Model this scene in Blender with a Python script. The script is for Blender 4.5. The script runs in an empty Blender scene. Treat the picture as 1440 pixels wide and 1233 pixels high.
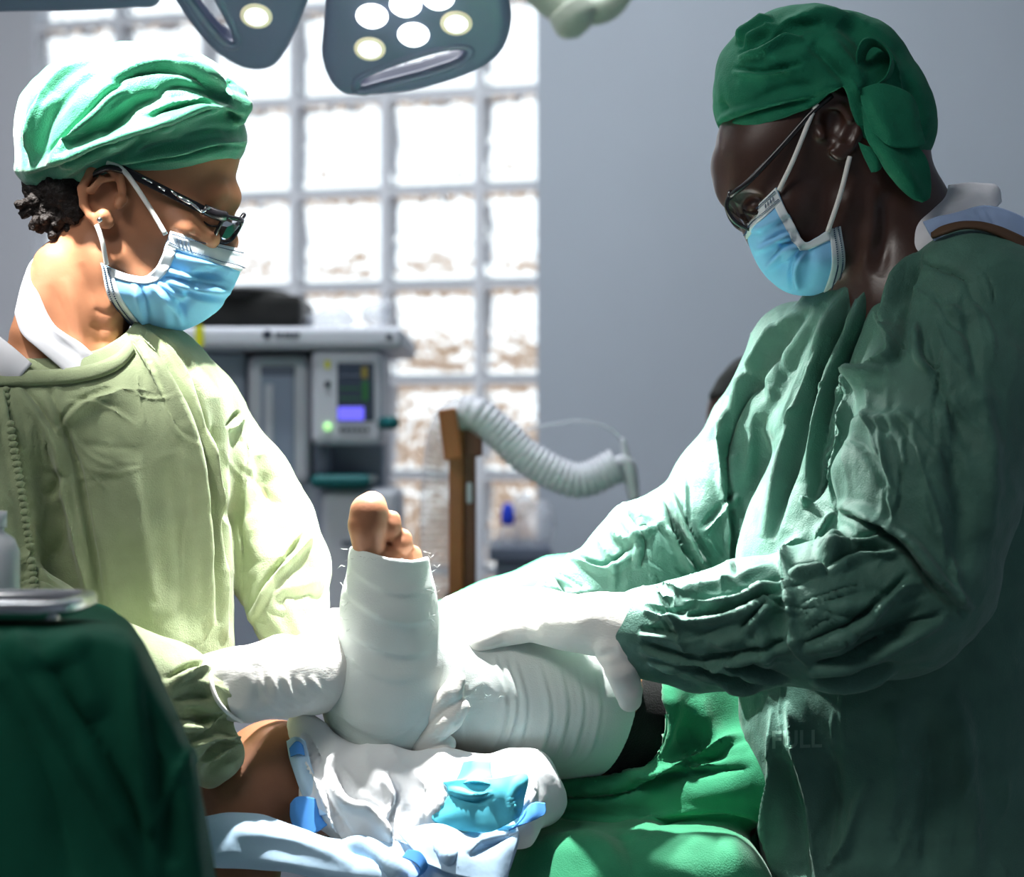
import bpy, bmesh, math, random
import numpy as np
from mathutils import Vector, Matrix

# ------------------------------------------------------------------ camera, light, exposure
scene = bpy.context.scene
COL = scene.collection
FPX, CX, CY, CAMZ, D0 = 2700.0, 720.0, 616.5, 1.35, 1.80
S = D0 / FPX                       # metres per pixel at the working distance

cam_data = bpy.data.cameras.new('camera')
cam = bpy.data.objects.new('camera', cam_data)
COL.objects.link(cam)
cam.location = (0, 0, CAMZ)
cam.rotation_euler = (math.pi / 2, 0, 0)
cam_data.sensor_fit = 'HORIZONTAL'
cam_data.sensor_width = 36.0
cam_data.lens = FPX / 1440.0 * 36.0
cam_data.clip_start = 0.05
cam_data.dof.use_dof = True
cam_data.dof.focus_distance = 1.74
cam_data.dof.aperture_fstop = 4.0
scene.camera = cam

vs = scene.view_settings
vs.view_transform = 'Standard'
vs.look = 'None'
vs.gamma = 1.0
vs.use_curve_mapping = False
vs.exposure = 0.0

world = bpy.data.worlds.new('overcast_sky')
scene.world = world
world.use_nodes = True
wn = world.node_tree.nodes
wn['Background'].inputs[0].default_value = (0.93, 0.97, 1.0, 1)
wn['Background'].inputs[1].default_value = 1.7

def light(name, kind, loc, target, power, color, **kw):
    l = bpy.data.lights.new(name, kind)
    l.energy = power
    l.color = color
    for k, v in kw.items():
        setattr(l, k, v)
    o = bpy.data.objects.new(name, l)
    COL.objects.link(o)
    o.location = loc
    o.rotation_euler = (Vector(target) - Vector(loc)).to_track_quat('-Z', 'Y').to_euler()
    return o

# unseen lights at the ceiling (two fill panels and a spot for one cap)
light('ceiling_fill_light', 'AREA', (-1.2, 0.5, 2.93), (-0.9, 1.4, 0.0), 27, (1.0, 0.98, 0.94), shape='RECTANGLE', size=1.2, size_y=0.6)
light('ceiling_fill_light', 'AREA', (-0.45, 2.65, 2.93), (-0.45, 2.65, 0.0), 34, (0.95, 0.97, 1.0), shape='RECTANGLE', size=1.2, size_y=0.6)  # unseen panel added to brighten the back wall and the machine
light('cap_spot_light', 'SPOT', (-0.75, 1.15, 2.90), (-0.38, 1.80, 1.70), 1150, (1.0, 0.99, 0.95), spot_size=math.radians(15), spot_blend=0.7, shadow_soft_size=0.06)  # unseen spot added to whiten the pale surgeon's cap, kept off the other

# ------------------------------------------------------------------ helpers: space
def P(x, y, d=0.0):
    """photo pixel + depth offset (in working-distance pixels) -> world metres"""
    k = 1.0 + d / FPX
    return np.array([(x - CX) * k * S, D0 + d * S, CAMZ + (CY - y) * k * S])

def R(r, d=0.0):
    return r * S * (1.0 + d / FPX)

def project(V):
    V = np.asarray(V)
    return np.stack([CX + FPX * V[:, 0] / V[:, 1], CY - FPX * (V[:, 2] - CAMZ) / V[:, 1]], 1)

# ------------------------------------------------------------------ helpers: noise
_rng = np.random.RandomState(7)
_perm = _rng.permutation(256)
_perm = np.concatenate([_perm, _perm, _perm])
_grad = _rng.normal(size=(256, 3))
_grad /= np.linalg.norm(_grad, axis=1)[:, None]

def noise(Pn, freq=1.0, seed=0.0):
    p = np.asarray(Pn, dtype=np.float64) * freq + seed * 17.31
    i = np.floor(p).astype(int)
    f = p - i
    i &= 255
    u = f * f * f * (f * (f * 6 - 15) + 10)
    out = 0
    for dx in (0, 1):
        wx = u[:, 0] if dx else 1 - u[:, 0]
        for dy in (0, 1):
            wy = u[:, 1] if dy else 1 - u[:, 1]
            for dz in (0, 1):
                wz = u[:, 2] if dz else 1 - u[:, 2]
                h = _perm[_perm[_perm[(i[:, 0] + dx) & 255] + ((i[:, 1] + dy) & 255)] + ((i[:, 2] + dz) & 255)]
                g = _grad[h]
                out = out + wx * wy * wz * (g[:, 0] * (f[:, 0] - dx) + g[:, 1] * (f[:, 1] - dy) + g[:, 2] * (f[:, 2] - dz))
    return out * 1.6

def ridged(Pn, freq, seed=0.0):
    return 1.0 - 2.0 * np.abs(noise(Pn, freq, seed))

# ------------------------------------------------------------------ helpers: objects
def tag(o, label=None, category=None, group=None, kind=None):
    if label: o['label'] = label
    if category: o['category'] = category
    if group: o['group'] = group
    if kind: o['kind'] = kind
    return o

def empty(name, loc, label=None, category=None, group=None):
    o = bpy.data.objects.new(name, None)
    o.empty_display_size = 0.05
    o.location = tuple(loc)
    COL.objects.link(o)
    return tag(o, label, category, group)

def origin_of(o):
    p = Vector((0, 0, 0))
    while o is not None:
        p = p + o.location
        o = o.parent
    return p

def mk(name, V, Fc, mat=None, parent=None, smooth=True, label=None, category=None, group=None, kind=None):
    """one mesh object from world-space vertices"""
    V = np.asarray(V, dtype=np.float64)
    lo, hi = V.min(0), V.max(0)
    org = np.array([(lo[0] + hi[0]) / 2, (lo[1] + hi[1]) / 2, lo[2]])
    me = bpy.data.meshes.new(name)
    if isinstance(Fc, np.ndarray):
        me.vertices.add(len(V))
        me.vertices.foreach_set('co', (V - org).astype(np.float32).ravel())
        n, k = Fc.shape
        me.loops.add(n * k)
        me.loops.foreach_set('vertex_index', Fc.astype(np.int32).ravel())
        me.polygons.add(n)
        me.polygons.foreach_set('loop_start', np.arange(0, n * k, k, dtype=np.int32))
        me.update(calc_edges=True)
    else:
        me.from_pydata((V - org).tolist(), [], Fc)
        me.update()
    if smooth:
        me.polygons.foreach_set('use_smooth', np.ones(len(me.polygons), dtype=bool))
    o = bpy.data.objects.new(name, me)
    COL.objects.link(o)
    if mat is not None:
        me.materials.append(mat)
    if parent is not None:
        o.parent = parent
        o.location = Vector(org) - origin_of(parent)
    else:
        o.location = Vector(org)
    return tag(o, label, category, group, kind)

def vnormals(V, Fq):
    a, b, c, d = V[Fq[:, 0]], V[Fq[:, 1]], V[Fq[:, 2]], V[Fq[:, 3]]
    n = np.cross(c - a, d - b)
    N = np.zeros_like(V)
    for k in range(4):
        np.add.at(N, Fq[:, k], n)
    return N / (np.linalg.norm(N, axis=1)[:, None] + 1e-12)

def crom(pts, n):
    """Catmull-Rom resample of a polyline to n points, even in chord length"""
    p = np.asarray(pts, dtype=np.float64)
    if len(p) == 2:
        t = np.linspace(0, 1, n)[:, None]
        return p[0] * (1 - t) + p[1] * t
    q = np.vstack([2 * p[0] - p[1], p, 2 * p[-1] - p[-2]])
    L = np.concatenate([[0], np.cumsum(np.linalg.norm(np.diff(p, axis=0), axis=1) + 1e-9)])
    t = np.linspace(0, L[-1], n)
    i = np.clip(np.searchsorted(L, t, side='right') - 1, 0, len(p) - 2)
    u = ((t - L[i]) / (L[i + 1] - L[i]))[:, None]
    a, b, c, d = q[i], q[i + 1], q[i + 2], q[i + 3]
    return 0.5 * (2 * b + (c - a) * u + (2 * a - 5 * b + 4 * c - d) * u * u + (3 * b - a - 3 * c + d) * u ** 3)

def grid_faces(nr, nc, close=False):
    i = np.arange(nr - 1)[:, None]
    j = np.arange(nc if close else nc - 1)[None, :]
    j2 = (j + 1) % nc
    a = i * nc + j; b = i * nc + j2; c = (i + 1) * nc + j2; d = (i + 1) * nc + j
    return np.stack([a, b, c, d], -1).reshape(-1, 4)

def sheet_pts(rows, nr, nc):
    """rows: list of lists of world points; smooth surface through them"""
    A = np.stack([crom(r, nc) for r in rows])          # (k, nc, 3)
    B = np.stack([crom(A[:, j], nr) for j in range(nc)], 1)
    return B.reshape(-1, 3), grid_faces(nr, nc)

def solid(V, Fq, t):
    """give an open sheet a thickness (real cloth edge)"""
    N = vnormals(V, Fq)
    n = len(V)
    V2 = np.vstack([V, V - N * t])
    e = {}
    for f in Fq:
        for k in range(4):
            a, b = int(f[k]), int(f[(k + 1) % 4])
            if (b, a) in e: del e[(b, a)]
            else: e[(a, b)] = 1
    rim = np.array([[b, a, a + n, b + n] for a, b in e], dtype=int) if e else np.zeros((0, 4), int)
    return V2, np.vstack([Fq, Fq[:, ::-1] + n, rim])

def tube(pts, rad, nseg=10, n=None, caps=True):
    """swept round tube; rad number or list along pts"""
    p = np.asarray(pts, dtype=np.float64)
    rr = np.full(len(p), rad, dtype=float) if np.isscalar(rad) else np.asarray(rad, dtype=float)
    if n:
        q = crom(np.hstack([p, rr[:, None] * 1e-3]), n)
        p, rr = q[:, :3], q[:, 3] * 1e3
    T = np.gradient(p, axis=0)
    T /= np.linalg.norm(T, axis=1)[:, None] + 1e-12
    up = np.array([0, 0, 1.0]) if abs(T[0, 2]) < 0.9 else np.array([1.0, 0, 0])
    a = np.linspace(0, 2 * np.pi, nseg, endpoint=False)
    V = []
    u = np.cross(up, T[0]); u /= np.linalg.norm(u)
    for k in range(len(p)):
        u = u - T[k] * u.dot(T[k]); u /= np.linalg.norm(u) + 1e-12
        w = np.cross(T[k], u)
        V.append(p[k] + rr[k] * (np.cos(a)[:, None] * u + np.sin(a)[:, None] * w))
    V = np.vstack(V)
    Fq = grid_faces(len(p), nseg, True)
    if not caps:
        return V, Fq
    m = len(V)
    V = np.vstack([V, p[0], p[-1]])
    fl = [list(map(int, f)) for f in Fq]
    base = (len(p) - 1) * nseg
    for k in range(nseg):
        fl.append([(k + 1) % nseg, k, m])
        fl.append([base + k, base + (k + 1) % nseg, m + 1])
    return V, fl

def box_pts(c, sx, sy, sz, rot=None, bevel=0.0, seg=2):
    bm = bmesh.new()
    bmesh.ops.create_cube(bm, size=1.0)
    bmesh.ops.scale(bm, vec=(sx, sy, sz), verts=bm.verts)
    if bevel > 0:
        bmesh.ops.bevel(bm, geom=bm.edges[:], offset=bevel, segments=seg, profile=0.5, affect='EDGES')
    bm.verts.ensure_lookup_table()
    V = np.array([v.co[:] for v in bm.verts])
    Fc = [[v.index for v in f.verts] for f in bm.faces]
    bm.free()
    if rot is not None:
        V = V @ np.asarray(rot).T
    return V + np.asarray(c), Fc

def join(parts):
    V, Fc, n = [], [], 0
    for v, f in parts:
        V.append(v)
        Fc += [[int(i) + n for i in q] for q in f]
        n += len(v)
    return np.vstack(V), Fc

def lathe(profile, c, axis=(0, 0, 1), nseg=24):
    """profile: (radius, height) pairs turned about axis at c"""
    ax = np.array(axis, float); ax /= np.linalg.norm(ax)
    t = np.array([1.0, 0, 0]) if abs(ax[0]) < 0.8 else np.array([0, 1.0, 0])
    u = np.cross(ax, t); u /= np.linalg.norm(u); w = np.cross(ax, u)
    a = np.linspace(0, 2 * np.pi, nseg, endpoint=False)
    V = np.vstack([np.asarray(c) + ax * h + max(r, 1e-5) * (np.cos(a)[:, None] * u + np.sin(a)[:, None] * w) for r, h in profile])
    return V, grid_faces(len(profile), nseg, True)

# ------------------------------------------------------------------ helpers: implicit modelling
class Field:
    def __init__(s, lo, hi, h):
        lo, hi = np.minimum(lo, hi), np.maximum(lo, hi)
        s.lo, s.h = lo, h
        s.n = np.ceil((hi - lo) / h).astype(int) + 1
        s.f = np.full(s.n, 1.0, dtype=np.float32)
        s.ax = [(lo[k] + h * np.arange(s.n[k])).astype(np.float32) for k in range(3)]
    def _blk(s, lo, hi):
        a = np.clip(np.floor((lo - s.lo) / s.h).astype(int), 0, s.n)
        b = np.clip(np.ceil((hi - s.lo) / s.h).astype(int) + 1, 0, s.n)
        if (b <= a).any(): return None, None
        sl = tuple(slice(a[k], b[k]) for k in range(3))
        X = s.ax[0][sl[0]][:, None, None]; Y = s.ax[1][sl[1]][None, :, None]; Z = s.ax[2][sl[2]][None, None, :]
        return sl, (X, Y, Z)
    def add(s, prim, k=0.0, op='u'):
        fn, lo, hi = prim
        m = k + 3 * s.h
        sl, G = s._blk(lo - m, hi + m)
        if sl is None: return
        b = fn(*G)
        a = s.f[sl]
        if op == 'u':
            r = np.minimum(a, b)
            if k > 0:
                q = np.maximum(k - np.abs(a - b), 0) / k
                r = r - q * q * k * 0.25
        elif op == 's':
            r = np.maximum(a, -b)
            if k > 0:
                q = np.maximum(k - np.abs(a + b), 0) / k
                r = r + q * q * k * 0.25
        s.f[sl] = r
    def mesh(s):
        f = s.f
        sg = f < 0
        c = np.zeros(np.array(f.shape) - 1, dtype=np.int8)
        nx, ny, nz = c.shape
        for i in (0, 1):
            for j in (0, 1):
                for k in (0, 1):
                    c += sg[i:i + nx, j:j + ny, k:k + nz]
        act = np.argwhere((c > 0) & (c < 8))
        idx = np.full(c.shape, -1, dtype=np.int64)
        idx[act[:, 0], act[:, 1], act[:, 2]] = np.arange(len(act))
        cor = {}
        for i in (0, 1):
            for j in (0, 1):
                for k in (0, 1):
                    cor[(i, j, k)] = f[act[:, 0] + i, act[:, 1] + j, act[:, 2] + k]
        acc = np.zeros((len(act), 3)); cnt = np.zeros(len(act))
        for a, va in cor.items():
            for ax in range(3):
                if a[ax] == 0:
                    b = list(a); b[ax] = 1; b = tuple(b)
                    vb = cor[b]
                    m = (va < 0) != (vb < 0)
                    t = np.where(m, va / np.where(m, va - vb, 1), 0)
                    p = np.tile(np.array(a, float), (len(act), 1))
                    p[:, ax] = t
                    acc += p * m[:, None]; cnt += m
        V = s.lo + s.h * (act + acc / cnt[:, None])
        Q = []
        for ax in range(3):
            o1, o2 = [(1, 2), (2, 0), (0, 1)][ax]
            sa = [slice(None)] * 3; sb = [slice(None)] * 3
            sa[ax] = slice(0, -1); sb[ax] = slice(1, None)
            A, B = sg[tuple(sa)], sg[tuple(sb)]
            e = np.argwhere(A != B)
            e = e[(e[:, o1] > 0) & (e[:, o2] > 0) & (e[:, o1] < c.shape[o1]) & (e[:, o2] < c.shape[o2])]
            if not len(e): continue
            inside = A[e[:, 0], e[:, 1], e[:, 2]]
            def cell(d1, d2):
                q = e.copy(); q[:, o1] -= d1; q[:, o2] -= d2
                return idx[q[:, 0], q[:, 1], q[:, 2]]
            q = np.stack([cell(1, 1), cell(0, 1), cell(0, 0), cell(1, 0)], 1)
            q = np.where(inside[:, None], q, q[:, ::-1])
            Q.append(q[(q >= 0).all(1)])
        return V, np.vstack(Q)

def _clean(V, Fq):
    used = np.unique(Fq)
    m = np.full(len(V), -1); m[used] = np.arange(len(used))
    return V[used], m[Fq]

def cone(a, b, ra, rb=None, flat=None):
    """round cone; flat=(direction, factor) squashes the cross-section along a direction"""
    a = np.asarray(a, float); b = np.asarray(b, float)
    rb = ra if rb is None else rb
    ab = b - a; L2 = float(ab @ ab) + 1e-12
    if flat:
        n = np.asarray(flat[0], float); n /= np.linalg.norm(n); g = 1.0 / flat[1] - 1.0
    def fn(X, Y, Z):
        x, y, z = X - a[0], Y - a[1], Z - a[2]
        t = np.clip((x * ab[0] + y * ab[1] + z * ab[2]) / L2, 0, 1)
        dx, dy, dz = x - t * ab[0], y - t * ab[1], z - t * ab[2]
        if flat:
            q = (dx * n[0] + dy * n[1] + dz * n[2]) * g
            dx, dy, dz = dx + q * n[0], dy + q * n[1], dz + q * n[2]
        return (np.sqrt(dx * dx + dy * dy + dz * dz) - (ra + t * (rb - ra))) * (min(1.0, flat[1]) if flat else 1.0)
    r = max(ra, rb) * (max(1.0, flat[1]) if flat else 1.0)
    return fn, np.minimum(a, b) - r, np.maximum(a, b) + r

def ell(c, r, rot=None):
    """ellipsoid, rot = 3x3 whose rows are the local axes"""
    c = np.asarray(c, float); r = np.asarray(r, float)
    M = np.eye(3) if rot is None else np.asarray(rot, float)
    def fn(X, Y, Z):
        x, y, z = X - c[0], Y - c[1], Z - c[2]
        q = [(x * M[k, 0] + y * M[k, 1] + z * M[k, 2]) / r[k] for k in range(3)]
        k0 = np.sqrt(q[0] ** 2 + q[1] ** 2 + q[2] ** 2)
        k1 = np.sqrt((q[0] / r[0]) ** 2 + (q[1] / r[1]) ** 2 + (q[2] / r[2]) ** 2) + 1e-9
        return k0 * (k0 - 1) / k1
    m = np.sqrt(((M.T * r) ** 2).sum(1))
    return fn, c - m, c + m

def rot2(deg):
    """rows = local axes for a turn in the picture plane (x,z), degrees clockwise as seen"""
    a = math.radians(deg)
    return np.array([[math.cos(a), 0, -math.sin(a)], [0, 1, 0], [math.sin(a), 0, math.cos(a)]])

def addchain(fd, pts, k=0.0, kin=None, flat=None, op='u'):
    """pts: [(x,y,d,r), ...] pixels; union of round cones"""
    for a, b in zip(pts[:-1], pts[1:]):
        fd.add(cone(P(*a[:3]), P(*b[:3]), R(a[3], a[2]), R(b[3], b[2]), flat), R(k) if k else 0.0, op)

def pell(x, y, d, rx, rd, ry, deg=0):
    """ellipsoid given in pixels, turned clockwise in the picture by deg"""
    return ell(P(x, y, d), (R(rx, d), R(rd, d), R(ry, d)), rot2(deg))

def field(x0, x1, y0, y1, d0, d1, h):
    cs = np.array([P(x, y, d) for x in (x0, x1) for y in (y0, y1) for d in (d0, d1)])
    return Field(cs.min(0), cs.max(0), h * S)

def finish(fd, relax=1):
    V, Fq = _clean(*fd.mesh())
    for _ in range(relax):
        acc = np.zeros_like(V); cnt = np.zeros(len(V))
        for k in range(4):
            for m in (1, 3):
                np.add.at(acc, Fq[:, k], V[Fq[:, (k + m) % 4]]); np.add.at(cnt, Fq[:, k], 1)
        V = 0.5 * V + 0.5 * acc / cnt[:, None]
    return V, Fq

def fold(V, Fq, strokes, N=None, face=0.05, gain=1.0, sheet=False):
    """press creases and folds into a surface. stroke = (kind, width, depth, [(x,y),...]) in pixels"""
    if N is None: N = vnormals(V, Fq)
    view = V - np.array([0, 0, CAMZ]); view /= np.linalg.norm(view, axis=1)[:, None]
    if sheet and (N * view).sum() > 0: N = -N
    w = np.clip((-(N * view).sum(1) - face) / 0.3, 0, 1)
    px = project(V)
    D = np.zeros(len(V))
    for kind, wd, am, pts in strokes:
        pl = crom(np.array(pts, float), max(8, 5 * len(pts)))
        lo, hi = pl.min(0) - 3 * wd, pl.max(0) + 3 * wd
        m = np.where((px[:, 0] > lo[0]) & (px[:, 0] < hi[0]) & (px[:, 1] > lo[1]) & (px[:, 1] < hi[1]) & (w > 0))[0]
        if not len(m): continue
        q = px[m]
        best = np.full(len(m), 1e9); sg = np.zeros(len(m)); tt = np.zeros(len(m))
        ns = len(pl) - 1
        for k in range(ns):
            a, b = pl[k], pl[k + 1]
            ab = b - a
            t = np.clip(((q - a) @ ab) / (ab @ ab + 1e-9), 0, 1)
            v = q - a - t[:, None] * ab
            dd = np.hypot(v[:, 0], v[:, 1])
            u = dd < best
            best = np.where(u, dd, best)
            sg = np.where(u, np.sign(ab[0] * v[:, 1] - ab[1] * v[:, 0]), sg)
            tt = np.where(u, (k + t) / ns, tt)
        s = best * sg
        tap = np.clip(np.minimum(tt, 1 - tt) * 4, 0, 1) ** 0.7
        if kind == 'r':
            pr = np.exp(-(s / wd) ** 2)
        elif kind == 'v':
            pr = -np.exp(-(s / wd) ** 2)
        elif kind == 'k':                       # sharp pinched ridge
            pr = np.exp(-np.abs(s) / (0.6 * wd)) * np.exp(-(s / (2 * wd)) ** 2)
        elif kind == 's':                       # edge of an overlapping layer
            pr = np.tanh(s / (0.35 * wd)) * np.exp(-(s / (2.5 * wd)) ** 2)
        elif kind == 'c':                       # fold lapping over a dark crease
            pr = -0.9 * np.exp(-(s / (0.4 * wd)) ** 2) + np.exp(-((s - 0.85 * wd) / (0.6 * wd)) ** 2)
        D[m] += gain * am * tap * pr * w[m]
    return V + N * (D * S)[:, None]

def creases(n, seed, zones, amp=(1.5, 3.5), wd=(4, 6)):
    """many short, fine wrinkles: zones = (x0, x1, y0, y1, angle_deg, spread)"""
    rg = random.Random(seed)
    out = []
    for k in range(n):
        x0, x1, y0, y1, an, sp = zones[k % len(zones)]
        x, y = rg.uniform(x0, x1), rg.uniform(y0, y1)
        a = math.radians(an + rg.uniform(-sp, sp)); L = rg.uniform(18, 60)
        b = rg.uniform(-.25, .25) * L
        dx, dy = math.cos(a), math.sin(a)
        out.append((rg.choice('kkcrv'), rg.uniform(*wd), rg.uniform(*amp),
                    [(x - dx * L, y - dy * L), (x - dy * b, y + dx * b), (x + dx * L, y + dy * L)]))
    return out

# ------------------------------------------------------------------ helpers: materials
def srgb(r, g, b):
    return tuple(((c / 255.0) / 12.92 if c <= 10 else (((c / 255.0) + 0.055) / 1.055) ** 2.4) for c in (r, g, b)) + (1.0,)

def mat(name, col, rough=0.7, spec=0.3, metal=0.0, bumps=(), var=0.0, var_scale=20.0, sheen=0.0, trans=0.0, ior=1.45, emit=None, alpha=1.0, sss=0.0, col2=None):
    m = bpy.data.materials.new(name)
    m.use_nodes = True
    nt = m.node_tree
    b = nt.nodes['Principled BSDF']
    b.inputs['Base Color'].default_value = col
    b.inputs['Roughness'].default_value = rough
    b.inputs['Specular IOR Level'].default_value = spec
    b.inputs['Metallic'].default_value = metal
    b.inputs['Sheen Weight'].default_value = sheen
    b.inputs['Transmission Weight'].default_value = trans
    b.inputs['IOR'].default_value = ior
    b.inputs['Alpha'].default_value = alpha
    if sss:
        b.inputs['Subsurface Weight'].default_value = sss
        b.inputs['Subsurface Radius'].default_value = (0.012, 0.005, 0.003)
        b.inputs['Subsurface Scale'].default_value = 1.0
    if emit:
        b.inputs['Emission Color'].default_value = emit[0]
        b.inputs['Emission Strength'].default_value = emit[1]
    tc = None
    if bumps or var:
        tc = nt.nodes.new('ShaderNodeTexCoord')
    prev = None
    for sc, st, dist, stretch in bumps:
        mp = nt.nodes.new('ShaderNodeMapping'); mp.inputs['Scale'].default_value = stretch
        nt.links.new(tc.outputs['Object'], mp.inputs['Vector'])
        n = nt.nodes.new('ShaderNodeTexNoise')
        n.inputs['Scale'].default_value = sc; n.inputs['Detail'].default_value = 3
        nt.links.new(mp.outputs[0], n.inputs['Vector'])
        bp = nt.nodes.new('ShaderNodeBump')
        bp.inputs['Strength'].default_value = st; bp.inputs['Distance'].default_value = dist
        nt.links.new(n.outputs['Fac'], bp.inputs['Height'])
        if prev is not None: nt.links.new(prev.outputs[0], bp.inputs['Normal'])
        prev = bp
    if prev is not None: nt.links.new(prev.outputs[0], b.inputs['Normal'])
    if var:
        n = nt.nodes.new('ShaderNodeTexNoise'); n.inputs['Scale'].default_value = var_scale; n.inputs['Detail'].default_value = 5
        nt.links.new(tc.outputs['Object'], n.inputs['Vector'])
        mx = nt.nodes.new('ShaderNodeMix'); mx.data_type = 'RGBA'
        c2 = col2 if col2 else tuple(c * (1 - var) for c in col[:3]) + (1,)
        mx.inputs[6].default_value = c2
        mx.inputs[7].default_value = tuple(min(1, c * (1 + (0 if col2 else var))) for c in col[:3]) + (1,)
        rp = nt.nodes.new('ShaderNodeMapRange'); rp.inputs[1].default_value = 0.3; rp.inputs[2].default_value = 0.7
        nt.links.new(n.outputs['Fac'], rp.inputs[0]); nt.links.new(rp.outputs[0], mx.inputs[0])
        nt.links.new(mx.outputs[2], b.inputs['Base Color'])
    return m

def fabric(name, col, wr=0.5, fine=0.5, crease=0.5, cs=9.0, rough=0.8, spec=0.25, sheen=0.25, **kw):
    m = mat(name, col, rough=rough, spec=spec, sheen=sheen, var=0.10, var_scale=35,
            bumps=((38, wr, 0.006, (1, 1, 0.6)), (700, fine, 0.0012, (1, 1, 1))), **kw)
    nt = m.node_tree
    b = nt.nodes['Principled BSDF']
    last = b.inputs['Normal'].links[0].from_node
    tc = [n for n in nt.nodes if n.type == 'TEX_COORD'][0]
    for sc, st in ((cs, crease), (cs * 2.7, crease)):
        n = nt.nodes.new('ShaderNodeTexNoise'); n.noise_type = 'RIDGED_MULTIFRACTAL'
        n.inputs['Scale'].default_value = sc; n.inputs['Detail'].default_value = 2.0; n.inputs['Distortion'].default_value = 0.7
        n.inputs['Roughness'].default_value = 0.4
        nt.links.new(tc.outputs['Object'], n.inputs['Vector'])
        bp = nt.nodes.new('ShaderNodeBump'); bp.inputs['Strength'].default_value = st; bp.inputs['Distance'].default_value = 0.09 / sc
        nt.links.new(n.outputs['Fac'], bp.inputs['Height']); nt.links.new(last.outputs[0], bp.inputs['Normal'])
        last = bp
    nt.links.new(last.outputs[0], b.inputs['Normal'])
    return m

M = {}
M['gown_pale'] = fabric('pale_green_cotton', srgb(152, 164, 128), 0.35, crease=0.6, cs=10)
M['gown_teal'] = fabric('teal_green_cotton', srgb(68, 108, 95), 0.5, crease=0.8, cs=11, rough=0.62, spec=0.35, sheen=0.1)
M['cap_green'] = fabric('emerald_cotton', srgb(58, 150, 116), 0.3, crease=0.35, cs=14, rough=0.5, spec=0.7, sheen=0.5)
M['drape_green'] = fabric('emerald_drape', srgb(48, 138, 98), 0.2, crease=0.3, cs=6)
M['drape_dark'] = fabric('dark_green_drape', srgb(14, 76, 58), 0.1, crease=0.0, sheen=0.0, spec=0.15)
M['cap_dark'] = fabric('dark_emerald_cotton', srgb(22, 108, 80), 0.3, crease=0.35, cs=14, sheen=0.05)
M['skin_w'] = mat('brown_skin', srgb(178, 122, 90), rough=0.5, spec=0.35, bumps=((420, 0.12, 0.0008, (1, 1, 1)),), var=0.10, var_scale=30, sss=0.06)
M['skin_m'] = mat('deep_brown_skin', srgb(66, 42, 34), rough=0.36, spec=0.6, bumps=((420, 0.12, 0.0008, (1, 1, 1)),), var=0.10, var_scale=30)
M['skin_p'] = mat('warm_brown_skin', srgb(150, 102, 76), rough=0.5, spec=0.35, bumps=((350, 0.14, 0.0008, (1, 1, 1)),), var=0.12, var_scale=25, sss=0.05)
M['hair'] = mat('black_hair', srgb(30, 24, 22), rough=0.6, spec=0.3, bumps=((300, 0.9, 0.003, (1, 1, 1)),))
M['mask_blue'] = mat('blue_mask_fabric', srgb(142, 204, 246), rough=0.8, spec=0.15, bumps=((60, 0.25, 0.003, (1, 1, 1)), (1400, 0.4, 0.0005, (1, 1, 1))))
M['mask_white'] = mat('white_mask_fabric', srgb(226, 234, 238), rough=0.85, spec=0.1)
M['elastic'] = mat('white_elastic', srgb(232, 230, 226), rough=0.8)
M['stitch'] = mat('dark_weld_dots', srgb(60, 84, 110), rough=0.9)
M['glove'] = mat('white_latex', srgb(234, 232, 226), rough=0.5, spec=0.3, bumps=((60, 0.3, 0.002, (1, 1, 1)), (240, 0.25, 0.0012, (1, 1, 2.5))))
M['shirt_white'] = mat('white_shirt', srgb(226, 226, 232), rough=0.9, spec=0.1, bumps=((50, 0.3, 0.003, (1, 1, 1)),))
M['shirt_blue'] = mat('pale_blue_shirt', srgb(150, 170, 205), rough=0.9, spec=0.1, bumps=((50, 0.3, 0.003, (1, 1, 1)),))
M['black'] = mat('black_plastic', srgb(14, 14, 16), rough=0.45)
M['glasses'] = mat('dark_frame', srgb(28, 26, 30), rough=0.25, spec=0.6)
M['lens'] = mat('tinted_lens', srgb(180, 180, 185), rough=0.03, trans=1.0, ior=1.15)
M['metal'] = mat('steel', srgb(190, 192, 196), rough=0.25, metal=1.0)
M['silver'] = mat('silver', srgb(230, 230, 230), rough=0.15, metal=1.0)
M['leather'] = mat('brown_leather', srgb(84, 62, 46), rough=0.6)
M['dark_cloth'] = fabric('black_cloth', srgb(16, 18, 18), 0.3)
# ------------------------------------------------------------------ the room (turned 17 degrees to the camera)
YAW = math.radians(17)
WB = np.array([(600 - CX) / FPX * 4.03, 4.03])
UX = np.array([math.cos(YAW), -math.sin(YAW)])        # along the back wall, to the right
NX = np.array([-math.sin(YAW), -math.cos(YAW)])       # out of the wall, into the room

def wall_u(px):
    """position along the back wall under photo column px"""
    r = np.array([(px - CX) / FPX, 1.0])
    t, u = np.linalg.solve(np.array([r, -UX]).T, WB)
    return u

def WP(u, n, z):
    q = WB + UX * u + NX * n
    return np.array([q[0], q[1], z])

def wbox(u0, u1, n0, n1, z0, z1, bevel=0.0, seg=2):
    rot = np.array([[UX[0], NX[0], 0], [UX[1], NX[1], 0], [0, 0, 1.0]])
    return box_pts(WP((u0 + u1) / 2, (n0 + n1) / 2, (z0 + z1) / 2), abs(u1 - u0), abs(n1 - n0), abs(z1 - z0), rot, bevel, seg)

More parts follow.
